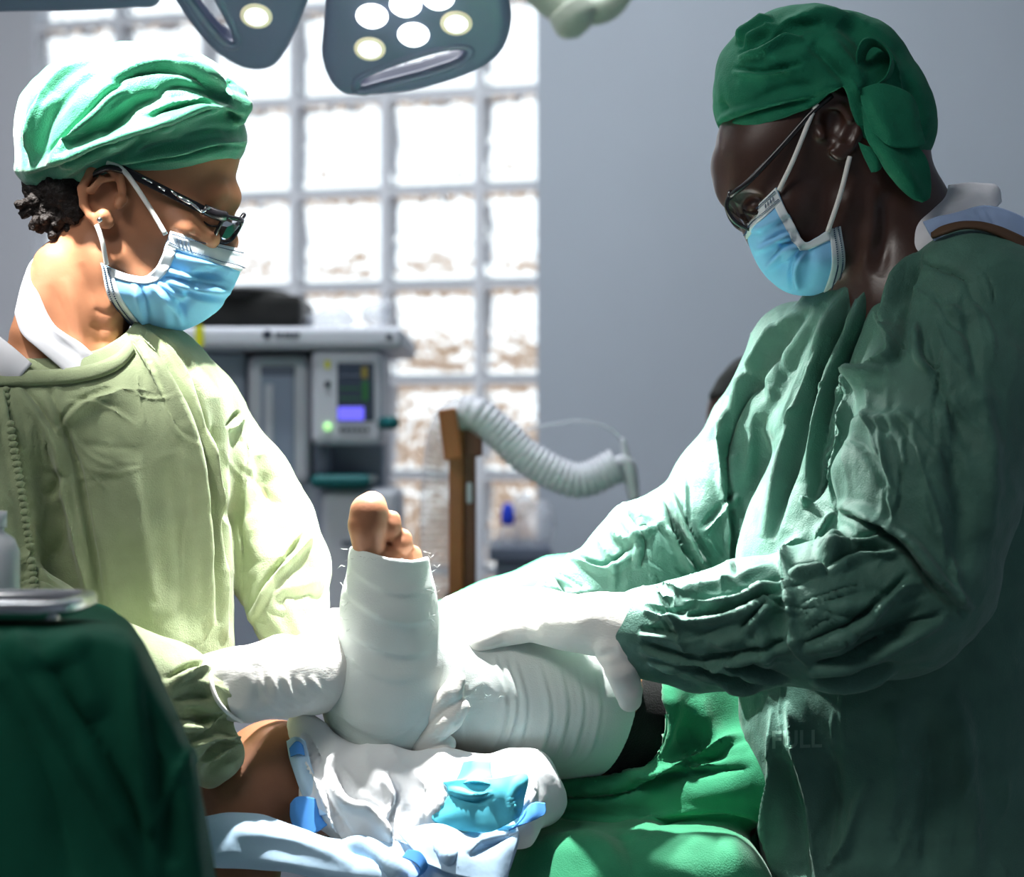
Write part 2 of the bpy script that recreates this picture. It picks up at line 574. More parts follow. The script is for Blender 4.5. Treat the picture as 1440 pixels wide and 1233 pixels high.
M['wall_grey'] = mat('blue_grey_paint', srgb(172, 182, 194), rough=0.6, spec=0.3, bumps=((60, 0.05, 0.004, (1, 1, 1)),), var=0.03, var_scale=3)
M['wall_white'] = mat('white_paint', srgb(205, 208, 216), rough=0.7, var=0.02, var_scale=4)
M['mortar'] = mat('pale_mortar', srgb(226, 230, 238), rough=0.85, bumps=((150, 0.3, 0.002, (1, 1, 1)),))
M['floor'] = mat('grey_vinyl_floor', srgb(140, 145, 148), rough=0.35, var=0.06, var_scale=6)
M['earth'] = mat('dry_earth', srgb(206, 180, 160), rough=0.95, var=0.35, var_scale=1.5)
M['foliage'] = mat('dry_shrub', srgb(196, 172, 150), rough=0.95, var=0.4, var_scale=6)

gl = bpy.data.materials.new('wavy_glass'); gl.use_nodes = True
nt = gl.node_tree
for n in list(nt.nodes):
    if n.type != 'OUTPUT_MATERIAL': nt.nodes.remove(n)
g = nt.nodes.new('ShaderNodeBsdfGlass'); g.inputs['IOR'].default_value = 1.35; g.inputs['Roughness'].default_value = 0.03
g.inputs['Color'].default_value = (0.97, 0.99, 1.0, 1)
tc = nt.nodes.new('ShaderNodeTexCoord'); no = nt.nodes.new('ShaderNodeTexNoise')
no.inputs['Scale'].default_value = 30; no.inputs['Detail'].default_value = 2.0
bp = nt.nodes.new('ShaderNodeBump'); bp.inputs['Strength'].default_value = 0.8; bp.inputs['Distance'].default_value = 0.02
nt.links.new(tc.outputs['Object'], no.inputs['Vector']); nt.links.new(no.outputs['Fac'], bp.inputs['Height'])
nt.links.new(bp.outputs[0], g.inputs['Normal']); nt.links.new(g.outputs[0], nt.nodes['Material Output'].inputs['Surface'])
M['glass_block'] = gl

uL, uR = wall_u(45), wall_u(778)
UB0 = wall_u(671) - 5 * 0.2 * 1.0 - 0.0           # left mortar line of the block field
ncol, nrow, ZB0 = 6, 8, 1.473 - 3 * 0.2
pit = (wall_u(671) - wall_u(45)) / 5.0
HALL, ZC = 0.0, 3.0
u_l, u_r, n_f = -2.3, 2.4, 6.0
uW0 = wall_u(45); uW1 = uW0 + ncol * pit; zW0, zW1 = ZB0, ZB0 + nrow * 0.2

def struct(name, vf, m, parent=None):
    return mk(name, vf[0], vf[1], m, parent, smooth=False, kind='structure' if parent is None else None)

struct('floor', wbox(u_l - .1, u_r + .1, -0.1, n_f, -0.1, 0.0), M['floor'])
struct('ceiling', wbox(u_l - .1, u_r + .1, -0.1, n_f, ZC, ZC + 0.1), M['wall_white'])
# back wall around the glass-block window, grey pier standing a little proud on the right
struct('wall_back', join([wbox(u_l, uW0, -0.09, 0.0, 0.0, ZC), wbox(uW0, uW1, -0.09, 0.0, 0.0, zW0),
                          wbox(uW0, uW1, -0.09, 0.0, zW1, ZC), wbox(uW1, u_r, -0.09, 0.0, 0.0, ZC)]), M['wall_white'])
struct('wall_right_of_window', wbox(uR, u_r, 0.0, 0.12, 0.0, ZC), M['wall_grey'])
struct('wall_left', wbox(u_l - 0.1, u_l, -0.1, n_f, 0.0, ZC), M['wall_white'])
struct('wall_right', wbox(u_r, u_r + 0.1, -0.1, n_f, 0.0, ZC), M['wall_grey'])
struct('wall_front', wbox(u_l - .1, u_r + .1, n_f, n_f + 0.1, 0.0, ZC), M['wall_grey'])

win = empty('window_1', WP((uW0 + uW1) / 2, -0.04, zW0))
win['kind'] = 'structure'
mo = 0.012
for k in range(ncol + 1):
    u = uW0 + k * pit
    mk('mortar_joint', *wbox(u - mo, u + mo, -0.075, -0.012, zW0, zW1, 0.004), M['mortar'], win, smooth=False)
for r in range(nrow + 1):
    z = zW0 + r * 0.2
    mk('mortar_joint', *wbox(uW0, uW1, -0.0745, -0.0125, z - mo, z + mo, 0.004), M['mortar'], win, smooth=False)

# one glass block: rounded square, both faces dished
def block_mesh():
    n = 13
    a = np.linspace(-1, 1, n)
    hw, hh, ht = pit / 2 - mo + 0.001, 0.1 - mo + 0.001, 0.04
    X, Z = np.meshgrid(a, a)
    dish = 0.013 * (1 - X ** 2) * (1 - Z ** 2)
    def face(sgn):
        y = sgn * (ht - dish)
        return np.stack([(X * hw).ravel(), y.ravel(), (Z * hh).ravel()], 1)
    V = np.vstack([face(-1), face(1)])
    Fq = grid_faces(n, n)
    m = n * n
    rim = [j for j in range(n)] + [i * n + n - 1 for i in range(1, n)] + [(n - 1) * n + j for j in range(n - 2, -1, -1)] + [i * n for i in range(n - 2, 0, -1)]
    side = np.array([[rim[(k + 1) % len(rim)], rim[k], rim[k] + m, rim[(k + 1) % len(rim)] + m] for k in range(len(rim))])
    return V, np.vstack([Fq, Fq[:, ::-1] + m, side])
bv, bf = block_mesh()
proto = mk('glass_block', bv, bf, M['glass_block'], win)
bme = proto.data
bpy.data.objects.remove(proto)
for r in range(nrow):
    for k in range(ncol):
        o = bpy.data.objects.new('glass_block', bme)
        COL.objects.link(o)
        o.parent = win
        o.rotation_euler = (0, 0, -YAW + math.pi * ((r * 3 + k) % 2))
        o.location = Vector(WP(uW0 + (k + .5) * pit, -0.043, zW0 + (r + .5) * 0.2 - 0.1 + mo - 0.001)) - win.location

# outside: dry ground and a few shrubs seen through the glass
struct('ground', wbox(-9, 9, -22, -0.2, -0.35, -0.3), M['earth'])
random.seed(3)
for k, (u, n, h) in enumerate([(-2.9, -4.6, 2.0), (-0.9, -3.4, 1.9), (0.5, -5.2, 2.3), (2.0, -3.8, 1.9), (3.9, -5.2, 2.2)]):
    c = WP(u, n, -0.3)
    fd = Field(c + np.array([-1, -1, -.1]), c + np.array([1, 1, 3.2]), 0.06)
    for j in range(14):
        q = c + np.array([random.uniform(-.6, .6), random.uniform(-.4, .4), random.uniform(.1, 1) ** 1.2 * h])
        fd.add(ell(q, (random.uniform(.16, .34),) * 3), 0.1)
    v, f = finish(fd)
    N = vnormals(v, f)
    v = v + N * (noise(v, 9.0, k) * 0.09)[:, None]
    mk('dry_shrub', v, f, M['foliage'], label=['dry shrub outside the leftmost glass blocks', 'low dry shrub outside behind the machine', 'dry shrub outside the middle of the window', 'low dry shrub outside by the grey pier', 'dry shrub outside hidden past the grey pier'][k], category='shrub', group='shrubs outside the window')
# ------------------------------------------------------------------ shared face helpers
def hemline(pts, side=1):
    """prim: everything below (side=1) a line drawn across the picture"""
    xs = np.array([p[0] for p in pts], float); ys = np.array([p[1] for p in pts], float)
    def fn(X, Y, Z):
        px = CX + FPX * X / Y
        py = CY - FPX * (Z - CAMZ) / Y
        return ((np.interp(px, xs, ys) - py) * S * side).astype(np.float32)
    return fn, np.full(3, -50.0), np.full(3, 50.0)

def ring_tube(pts, r, nseg=8, n=40):
    return tube([P(*p) for p in pts], [R(r, p[2]) for p in pts], nseg, n)

def surf_depth(bvh, x, y, off=0.0):
    """first hit of the view ray through pixel (x,y); returns a world point lifted by off metres"""
    o = Vector((0, 0, CAMZ)); t = Vector(P(x, y, 0)) - o; t.normalize()
    h, n, i, dist = bvh.ray_cast(o, t)
    if h is None: return P(x, y, 0)
    return np.array(h - t * off)

from mathutils.bvhtree import BVHTree
def bvh_of(V, Fq):
    return BVHTree.FromPolygons([tuple(v) for v in V.tolist()], [list(map(int, f)) for f in Fq])

def ear(fd, pts, cx, cy, d, tilt, sgn, k=3):
    """outer ear on the camera side of a head: plate, bowl, rim, antihelix, lobe, tragus. pts=rim outline"""
    fd.add(pell(cx, cy, d + 12, 29, 15, 40, tilt), R(10))
    fd.add(pell(cx + 6 * sgn, cy - 2, d - 12, 17, 16, 25, tilt), R(5), 's')
    addchain(fd, [(x, y, d - 6, 6.5) for x, y in pts], k)

# ------------------------------------------------------------------ the surgeon in the pale gown
wom = empty('person', (P(110, 0, 0)[0], P(0, 0, 0)[1], 0.0),
            'person in pale green gown and emerald cap holding the bandaged foot', 'person')
# body: head, neck, chest, arms inside the sleeves, legs
fd = field(-70, 360, 60, 640, -150, 150, 3.0)
fd.add(pell(200, 208, 0, 138, 96, 112), 0)
fd.add(pell(226, 298, 0, 82, 78, 112, 8), R(36))
addchain(fd, [(306, 272, -38, 15), (318, 278, 0, 14), (306, 272, 38, 15)], 26)           # brow
addchain(fd, [(318, 292, 0, 9), (322, 340, 0, 11), (316, 360, 0, 13)], 12)              # nose
addchain(fd, [(262, 322, -66, 24), (292, 335, -52, 18)], 34)                             # cheekbone
addchain(fd, [(262, 322, 66, 24), (292, 335, 52, 18)], 34)
addchain(fd, [(168, 360, -66, 22), (212, 405, -42, 24), (248, 420, 0, 26), (212, 405, 42, 24), (168, 360, 66, 22)], 34)
addchain(fd, [(282, 380, 0, 18), (272, 398, 0, 16)], 14)                                 # mouth
for sg in (-1, 1):
    fd.add(pell(306, 306, 60 * sg, 20, 26, 14, 10), R(14), 's')
    fd.add(pell(296, 309, 46 * sg, 19, 22, 16), R(5))
# neck
addchain(fd, [(160, 330, 0, 76), (122, 405, 0, 64), (102, 470, 0, 62), (80, 570, 0, 92)], 34)
addchain(fd, [(128, 352, -62, 15), (150, 430, -48, 15), (160, 505, -30, 14)], 22)        # neck muscle
addchain(fd, [(70, 370, -40, 20), (40, 470, -60, 26)], 30)
addchain(fd, [(80, 575, 0, 95), (0, 590, -50, 70)], 40)
addchain(fd, [(80, 575, 0, 95), (230, 590, 40, 60)], 40)
ear(fd, [(172, 268), (168, 246), (150, 234), (128, 241), (115, 265), (118, 288), (128, 304), (138, 315), (150, 314)], 142, 274, -92, -12, 1)
addchain(fd, [(128, 268, -102, 6), (142, 252, -100, 5), (158, 252, -98, 4)], 4)
addchain(fd, [(146, 304, -100, 12), (152, 312, -98, 9)], 6)
fd.add(cone(P(172, 280, -90), P(166, 290, -98), R(8), R(6)), R(6))
V, Fq = finish(fd)
V = fold(V, Fq, [('r', 9, 5, [(132, 350), (154, 430), (164, 500)]), ('v', 8, 4, [(112, 370), (134, 440), (146, 500)]), ('r', 7, 3, [(90, 390), (110, 450), (122, 500)]), ('v', 6, 2.5, [(70, 400), (92, 450), (104, 490)]),
                 ('v', 4, 2, [(168, 430), (150, 440), (130, 436)]), ('v', 4, 2, [(166, 452), (148, 462), (126, 458)]), ('v', 4, 1.6, [(166, 474), (146, 482), (130, 480)]), ('v', 5, 2.5, [(240, 322), (262, 332), (280, 334)])])
wbody = (V, Fq)
V2, F2 = V, Fq
parts = [(V2, F2.tolist())]
def limb(pts, nseg=16, n=24):
    return tube([P(*p[:3]) for p in pts], [R(p[3], p[2]) for p in pts], nseg, n)
parts.append(limb([(60, 560, 0, 60), (110, 700, 0, 78), (130, 900, 0, 78), (130, 1100, 0, 80), (130, 1230, 0, 80)]))
parts.append(limb([(-20, 600, -60, 50), (-35, 720, -110, 42), (-10, 850, -145, 36), (180, 955, -170, 32), (310, 972, -175, 26)]))
parts.append(limb([(250, 585, 50, 48), (370, 740, 70, 40), (398, 805, 50, 36), (430, 895, 0, 26)]))
def legs(cx, d, z0px, foot):
    out = []
    for sg, dd in ((-1, -70), (1, 70)):
        x0, z1 = P(cx, 0, d + dd)[0], P(0, z0px, d)[2]
        y = D0 + (d + dd) * S
        out.append(tube([(x0, y, z1), (x0, y, 0.48), (x0 - .01, y, 0.09), (x0, y, 0.05)], [0.085, 0.06, 0.045, 0.045], 14, 14))
        out.append(tube([(x0 - .06 * foot, y, 0.04), (x0 + .04 * foot, y, 0.045), (x0 + .15 * foot, y, 0.03), (x0 + .19 * foot, y, 0.026)], [0.036, 0.044, 0.032, 0.02], 14, 14))
    return out
parts += legs(100, 0, 1200, 1)
mk('body', *join(parts), M['skin_w'], wom)
wb = bvh_of(*wbody)

# hair showing below the cap
random.seed(11)
fd = field(10, 345, 225, 360, -125, 60, 2.5)
addchain(fd, [(66, 262, -20, 34), (100, 268, -52, 30), (122, 262, -62, 18)], 14)
addchain(fd, [(105, 300, -62, 16), (115, 290, -66, 12)], 12)
for x0, y0, x1, y1 in [(66, 280, 36, 300), (70, 285, 44, 318), (78, 290, 58, 322), (60, 275, 30, 288), (92, 300, 84, 318), (104, 300, 100, 322), (112, 296, 112, 312), (82, 292, 70, 330)]:
    pts = []
    for t in np.linspace(0, 1, 6):
        pts.append((x0 + (x1 - x0) * t + 3 * math.sin(t * 14 + x0), y0 + (y1 - y0) * t, -50 + random.uniform(-6, 6), 8.5 - 3 * t + 1.5 * math.sin(t * 20)))
    addchain(fd, pts, 3)
V, Fq = finish(fd, 0)
N = vnormals(V, Fq)
V = V + N * (noise(V, 160, 1) * 0.002 + noise(V, 400, 2) * 0.0012)[:, None]
mk('hair', V, Fq, M['hair'], wom)

# surgical cap
fd = field(5, 375, 45, 300, -160, 160, 2.6)
fd.add(pell(184, 156, 0, 152, 128, 94, -6), 0)
fd.add(pell(188, 205, 0, 160, 121, 86, -8), R(16))
fd.add(pell(88, 175, -10, 60, 90, 74, 15), R(20))
fd.add(pell(62, 240, -10, 34, 70, 34), R(14))
fd.add(pell(262, 120, -60, 58, 52, 40, 20), R(16))
fd.add(hemline([(0, 262), (60, 275), (85, 270), (125, 252), (165, 238), (250, 243), (350, 245)]), R(3), 's')
# upper wrap rolled over the lower band, and its knot at the front
addchain(fd, [(36, 238, -40, 12), (92, 222, -104, 13), (150, 198, -120, 13), (230, 172, -118, 12), (300, 148, -86, 11), (334, 146, -40, 13)], 7)
addchain(fd, [(36, 238, -40, 12), (40, 236, 40, 12)], 7)
addchain(fd, [(322, 138, -60, 14), (342, 148, -44, 13), (336, 166, -42, 10)], 5)
addchain(fd, [(318, 120, -50, 12), (338, 132, -40, 10), (346, 150, -30, 8)], 4)
V, Fq = finish(fd)
V = fold(V, Fq, [
    ('c', 9, 11, [(345, 168), (300, 157), (230, 181), (150, 207), (92, 231), (36, 250)]),
    ('c', 7, 8, [(347, 205), (300, 207), (240, 221), (168, 236)]),
    ('c', 8, 9, [(36, 236), (38, 180), (60, 125), (96, 92), (140, 74)]), ('v', 6, 4, [(60, 226), (68, 180), (92, 140), (120, 112), (150, 96)]), ('r', 8, 6, [(48, 225), (52, 180), (76, 130)]),
    ('c', 10, 13, [(66, 220), (96, 190), (128, 158), (150, 132), (176, 116)]), ('v', 9, 9, [(140, 190), (172, 160), (205, 142), (236, 132)]), ('r', 12, 7, [(100, 206), (140, 168), (186, 140)]),
    ('c', 9, 9, [(318, 138), (280, 112), (236, 98), (180, 108), (160, 118)]), ('v', 8, 9, [(322, 142), (285, 128), (250, 122), (222, 128)]), ('c', 7, 8, [(326, 132), (302, 98), (272, 80), (246, 78)]),
    ('v', 7, 8, [(330, 130), (316, 100), (296, 82)]), ('r', 8, 6, [(318, 130), (288, 100), (250, 88)]), ('c', 7, 7, [(316, 146), (280, 144), (240, 152), (205, 168)]),
    ('v', 6, 5, [(150, 232), (180, 210), (214, 186)]), ('v', 6, 5, [(190, 220), (220, 206), (262, 196)]), ('r', 8, 4, [(70, 258), (110, 236), (160, 222)]), ('v', 5, 4, [(96, 256), (130, 232), (180, 218)]),
    ('r', 8, 4, [(230, 226), (280, 218), (340, 222)]), ('v', 6, 4, [(250, 190), (300, 180), (340, 186)]),
], gain=1.35)
N = vnormals(V, Fq)
V = V + N * (noise(V, 28, 3) * 0.0022 + noise(V, 70, 4) * 0.0008)[:, None]
mk('surgical_cap', V, Fq, M['cap_green'], wom)

# face mask: sheet from the near edge over the front to the far edge; rows run from nose to chin
def face_mask(parent, rows, pleats, m=1):
    n0, n1 = 70, 100
    V, Fq = sheet_pts([[P(*p) for p in r] for r in rows], n0, n1)
    N = vnormals(V, Fq)
    flip = ((V - V.mean(0)) * N).sum() >= 0
    if not flip: Fq = Fq[:, ::-1]
    V = fold(V, Fq, pleats, gain=1.3, face=-0.2)
    root = mk('face_mask', *solid(V, Fq, 0.0012), M['mask_blue'], parent, label='pale blue pleated mask')
    G = V.reshape(n0, n1, 3)
    Nn = vnormals(V, Fq).reshape(n0, n1, 3)
    def strip(r0, r1, c0, c1, name, t=0.0012):
        q = (G + Nn * 0.0012)[r0:r1, c0:c1]
        return mk(name, *solid(q.reshape(-1, 3), grid_faces(q.shape[0], q.shape[1]) if flip else grid_faces(q.shape[0], q.shape[1])[:, ::-1], t), M['mask_white'], root)
    strip(0, 11, 0, n1, 'nose_hem'); strip(n0 - 9, n0, 0, n1, 'chin_hem'); strip(10, n0 - 8, 0, 6, 'side_hem')
    dots = []
    for rr in (2, 8):
        for c in range(1, n1 // 2, 1):
            dots.append(box_pts(G[rr, c] + Nn[rr, c] * 0.0026, 0.0014, 0.0012, 0.0007))
    for rr in (n0 - 3, n0 - 6):
        for c in range(0, n1 // 2):
            dots.append(box_pts(G[rr, c] + Nn[rr, c] * 0.0026, 0.0011, 0.0012, 0.0011))
    for c in (4, 6, 8, 10):
        dots.append(box_pts(G[5, c] + Nn[5, c] * 0.0026, 0.0006, 0.0012, 0.0035))
    mk('weld_dots', *join(dots), M['stitch'], root, smooth=False, kind='stuff')
    return root, G
wm, G = face_mask(wom, [
    [(240, 325, -92), (285, 338, -66), (337, 350, 0), (285, 338, 66), (240, 325, 92)],
    [(232, 348, -95), (288, 362, -72), (340, 374, 0), (288, 362, 72), (232, 348, 95)],
    [(222, 372, -92), (275, 392, -78), (328, 404, 0), (275, 392, 78), (222, 372, 92)],
    [(205, 388, -88), (245, 416, -78), (302, 440, 0), (245, 416, 78), (205, 388, 88)],
    [(182, 386, -86), (212, 424, -80), (262, 463, 0), (212, 424, 80), (182, 386, 86)],
    [(160, 378, -86), (180, 424, -78), (218, 468, 0), (180, 424, 78), (160, 378, 86)],
    [(142, 370, -86), (154, 420, -74), (184, 455, 0), (154, 420, 74), (142, 370, 86)],
], [('s', 6, 4, [(232, 352), (285, 366), (338, 378)]), ('s', 6, 4, [(222, 372), (280, 392), (332, 398)]), ('s', 6, 4, [(208, 388), (255, 412), (318, 424)]), ('c', 9, 7, [(232, 388), (275, 398), (325, 402)]), ('c', 8, 6, [(215, 395), (250, 425), (262, 458)]),
    ('v', 8, 7, [(268, 395), (300, 385), (320, 380)]), ('c', 8, 6, [(195, 396), (205, 430), (210, 460)]),
    ('r', 9, 5, [(225, 410), (235, 440), (232, 462)]), ('v', 7, 6, [(250, 440), (262, 425), (270, 408)])])
for pts in ([(233, 330, -96), (208, 288, -100), (174, 240, -104), (150, 229, -106)], [(150, 372, -92), (144, 340, -104), (136, 316, -104)]):
    mk('ear_loop', *ring_tube(pts, 3.6, 8, 24), M['elastic'], wm)
mk('earring', *lathe([(0, 0), (0.0022, 0.0004), (0.0028, 0.0016), (0.002, 0.003), (0, 0.0034)], P(141, 309, -112), (0, -1, 0), 16), M['silver'], wom)

# glasses
gw = mk('glasses', *join([
    box_pts((P(172, 238, -102) + P(290, 297, -84)) / 2, np.linalg.norm(P(172, 238, -102) - P(290, 297, -84)), 0.003, R(13),
            np.array([(lambda t: t / np.linalg.norm(t))(P(290, 297, -84) - P(172, 238, -102)), [0, 1, 0], [0, 0, 1]]).T, 0.001),
    ring_tube([(174, 240, -102), (152, 236, -108), (128, 246, -96)], 5, 8, 12),
    ring_tube([(286, 294, -84), (306, 302, -78), (316, 304, -68)], 8, 8, 10),
    ring_tube([(316, 304, -70), (334, 308, -40), (338, 309, -12)], 3.5, 8, 12),
    ring_tube([(338, 309, -12), (343, 302, 0), (338, 309, 12)], 3.5, 8, 12),
    ring_tube([(338, 309, 12), (334, 308, 40), (316, 304, 70)], 3.5, 8, 12)]), M['glasses'], wom, label='dark glasses with patterned silver temple')
for sg in (-1, 1):
    rim = [(316, 304, 68), (336, 308, 40), (340, 312, 10), (326, 336, 12), (310, 341, 34), (303, 330, 60), (316, 304, 68)]
    rim = [(x, y, sg * d) for x, y, d in rim]
    mk('lens_rim', *ring_tube(rim, 3, 8, 40), M['glasses'], gw)
    q = crom([P(*p) for p in rim], 30)[:-1]
    c = q.mean(0)
    mk('lens', np.vstack([q, q + (0, -0.0012, 0)]), [list(range(len(q))), [len(q) + i for i in reversed(range(len(q)))]] + [[i, (i + 1) % len(q), (i + 1) % len(q) + len(q), i + len(q)] for i in range(len(q))], M['lens'], gw, smooth=False)
# pale inlay on the temple
inl = []
for (x0, y0, x1, y1, w) in [(250, 276, 268, 286, 3.0), (262, 280, 284, 298, 2.2), (284, 298, 296, 292, 2.2), (222, 262, 232, 268, 2.0), (200, 250, 214, 257, 1.4), (240, 268, 250, 276, 1.6)]:
    dd = lambda x: -102 + (x - 172) / 118 * 18 - 4.5
    inl.append(tube([P(x0, y0, dd(x0)), P(x1, y1, dd(x1))], R(w), 6))
mk('temple_inlay', *join(inl), M['silver'], gw)
# closed lash line and brow
mk('eyelashes', *ring_tube([(284, 310, -66), (294, 317, -66), (304, 318, -60), (312, 315, -48)], 1.6, 6, 14), M['hair'], wom)

# white shirt collar and striped shirt under the gown
V, Fq = sheet_pts([[P(62, 350, 40), P(42, 372, -50), P(30, 400, -72), P(20, 440, -88)],
                   [P(50, 395, 60), P(52, 410, -72), P(44, 440, -92), P(30, 468, -104)],
                   [P(40, 440, 70), P(82, 462, -84), P(72, 475, -104), P(52, 488, -116)],
                   [P(40, 480, 70), P(138, 502, -70), P(130, 512, -88), P(92, 522, -112)]], 40, 40)
V = fold(V, Fq, [('r', 10, 5, [(50, 400), (80, 450), (130, 500)]), ('v', 8, 4, [(40, 430), (70, 470), (110, 500)])])
mk('shirt_collar', *solid(V, Fq, 0.0015), M['shirt_white'], wom, label='open white collar')
V, Fq = sheet_pts([[P(-40, 440, -60), P(-5, 470, -92), P(20, 490, -108), P(45, 512, -112)],
                   [P(-50, 470, -90), P(-20, 495, -112), P(5, 515, -122), P(30, 530, -120)],
                   [P(-60, 520, -100), P(-40, 545, -115), P(-10, 555, -110), P(20, 560, -100)]], 24, 24)
mk('shirt', *solid(V, Fq, 0.0015), M['shirt_white'], wom)

# gown with both sleeves
fd = field(-130, 480, 425, 1130, -260, 190, 3.0)
fl = ((0, 1, 0), 0.64)
fd.add(cone(P(152, 602, 0), P(150, 1180, 0), R(172), R(176), fl), 0)
fd.add(cone(P(110, 560, 0), P(280, 572, 62), R(80), R(56)), R(46))
fd.add(cone(P(60, 580, -20), P(-40, 610, -80), R(90), R(82)), R(50))
fd.add(pell(62, 432, -40, 128, 190, 80), R(6), 's')
addchain(fd, [(282, 575, 64, 58), (345, 680, 84, 60), (378, 745, 86, 66), (398, 800, 62, 70)], 22)
addchain(fd, [(398, 800, 62, 70), (408, 852, 24, 56), (418, 880, 8, 40)], 10)
addchain(fd, [(-40, 610, -80, 84), (-42, 730, -120, 84), (-20, 830, -150, 76)], 30)
addchain(fd, [(-20, 830, -150, 76), (150, 940, -180, 66), (240, 965, -184, 62), (300, 978, -180, 46)], 10)
addchain(fd, [(200, 1000, -176, 66), (270, 1035, -170, 58), (308, 1062, -160, 36), (296, 1092, -160, 16)], 20)
V, Fq = finish(fd)
V = fold(V, Fq, [
    # body
    ('c', 13, 12, [(70, 545), (105, 650), (128, 760), (146, 870)]), ('c', 12, 10, [(30, 540), (85, 620), (112, 740), (138, 860)]),
    ('c', 9, 4, [(75, 605), (110, 565), (170, 540)]), ('r', 14, 3, [(80, 590), (140, 560), (190, 545)]),
    ('c', 10, 8, [(260, 500), (300, 640), (318, 780), (322, 900)]), ('c', 12, 9, [(225, 490), (275, 600), (298, 720), (306, 880)]),
    ('r', 9, 5, [(200, 480), (255, 590), (285, 720)]), ('c', 7, 5, [(190, 470), (215, 520), (232, 560)]), ('c', 7, 5, [(200, 462), (232, 505), (255, 560)]), ('c', 6, 4, [(214, 458), (246, 490), (268, 530)]),  ('v', 9, 6, [(300, 560), (312, 680), (318, 800)]),
    ('r', 16, 5, [(180, 640), (205, 760), (215, 900)]), ('r', 14, 4, [(120, 700), (150, 800), (170, 900)]),
    ('v', 12, 4, [(235, 640), (255, 780), (262, 900)]), 
    
    # far sleeve
    ('c', 9, 9, [(345, 870), (380, 810), (418, 765), (440, 735)]), ('c', 12, 10, [(300, 600), (308, 680), (330, 740)]),
    ('r', 14, 8, [(338, 620), (350, 700), (362, 790)]), ('v', 14, 10, [(365, 640), (385, 720), (398, 780)]),
    ('r', 9, 6, [(425, 740), (440, 790), (450, 840)]), ('v', 9, 7, [(385, 850), (420, 838), (462, 832)]),
    ('v', 8, 5, [(360, 870), (380, 830), (400, 800)]), ('c', 7, 6, [(318, 600), (335, 585), (342, 580)]),
    # near sleeve, seam and bunching
    ('c', 8, 7, [(8, 540), (22, 640), (40, 740), (52, 830)]), ('v', 9, 7, [(58, 700), (75, 690), (92, 660)]),
    ('c', 9, 8, [(0, 800), (40, 790), (80, 815)]), ('c', 8, 7, [(0, 830), (40, 815), (90, 830)]), ('r', 8, 6, [(10, 845), (50, 832), (90, 848)]),
    ('v', 10, 8, [(60, 800), (85, 760), (80, 700)]),
    # cuff gathers
    ('c', 9, 8, [(235, 955), (270, 935), (300, 930)]), ('v', 8, 8, [(235, 985), (275, 980), (300, 985)]), ('c', 9, 9, [(240, 1010), (280, 1015), (315, 1010)]),
    ('v', 9, 10, [(262, 1000), (300, 1020), (340, 1022)]), ('c', 9, 9, [(260, 1045), (300, 1030), (345, 1030)]), ('c', 8, 8, [(280, 1070), (310, 1050), (345, 1040)]),
    ('v', 8, 7, [(285, 1090), (320, 1065), (348, 1048)]),
] + creases(70, 3, [(40, 300, 540, 880, 75, 25), (60, 260, 540, 700, 30, 40), (320, 460, 600, 840, 60, 30), (0, 60, 560, 840, 80, 30), (240, 340, 930, 1080, 10, 30)], (0.8, 2.0)), gain=1.5)
N = vnormals(V, Fq)
q = V * np.array([1, 1, 0.35])
V = V + N * (noise(q, 16, 5) * 0.004 + noise(V, 40, 6) * 0.0012)[:, None]
px = project(V)
wg = mk('surgical_gown', V, Fq, M['gown_pale'], wom, label='pale yellow-green gown')
# gathered seam stitches down the near sleeve
sb = bvh_of(V, Fq)
st = []
for k, q in enumerate(crom(np.array([(8, 548), (18, 620), (30, 690), (42, 770), (48, 825)], float), 30)):
    st.append(ell(surf_depth(sb, q[0], q[1], 0.0), (1, 1, 1)) and lathe([(0, -.0045), (.003, -.002), (.0035, 0), (.003, .002), (0, .0045)], surf_depth(sb, q[0], q[1], 0.0), (1, 0.2, 0.3), 8))
mk('gathered_seam', *join(st), M['gown_pale'], wg)
nl_ = crom(np.array([(-60, 528), (0, 522), (50, 520), (100, 517), (140, 508), (168, 494), (184, 474)], float), 60)
rows = []
for off, lift in ((0, .002), (5, .0035), (14, .0035), (18, .001)):
    r_ = []
    for x, y in nl_:
        r_.append(surf_depth(sb, x + off * 0.25, y + off + 2, lift))
    rows.append(r_)
G_ = np.array(rows)
for _ in range(6): G_[:, 1:-1] = 0.5 * G_[:, 1:-1] + 0.25 * (G_[:, :-2] + G_[:, 2:])
mk('neckband', *solid(G_.reshape(-1, 3), grid_faces(4, 60), 0.002), M['gown_pale'], wg)
# skirt of the gown below the frame
V, Fq = lathe([(0.115, 0.0), (0.118, -0.2), (0.13, -0.45), (0.135, -0.62)], (0, 0, 0), (0, 0, 1), 64)
a = np.arctan2(V[:, 1], V[:, 0])
rr = 1 + 0.06 * np.sin(a * 9) * np.clip(-V[:, 2] * 2, 0, 1)
V = V * np.stack([rr, rr * 0.64, np.ones_like(rr)], 1) + P(150, 1120, 0)
mk('gown_skirt', V, Fq, M['gown_pale'], wg)
# far knitted cuff
V, Fq = limb([(402, 858, 26, 50), (412, 880, 10, 48), (424, 902, -2, 40), (436, 915, -8, 34)], 40, 16)
a = np.arange(len(V) - 2) % 40
V[:-2] += (V[:-2] - np.repeat(V[:-2].reshape(-1, 40, 3).mean(1), 40, 0)) * (0.06 * np.sin(a * 2 * np.pi / 40 * 10))[:, None]
mk('cuff', V, Fq, M['gown_pale'], wg)

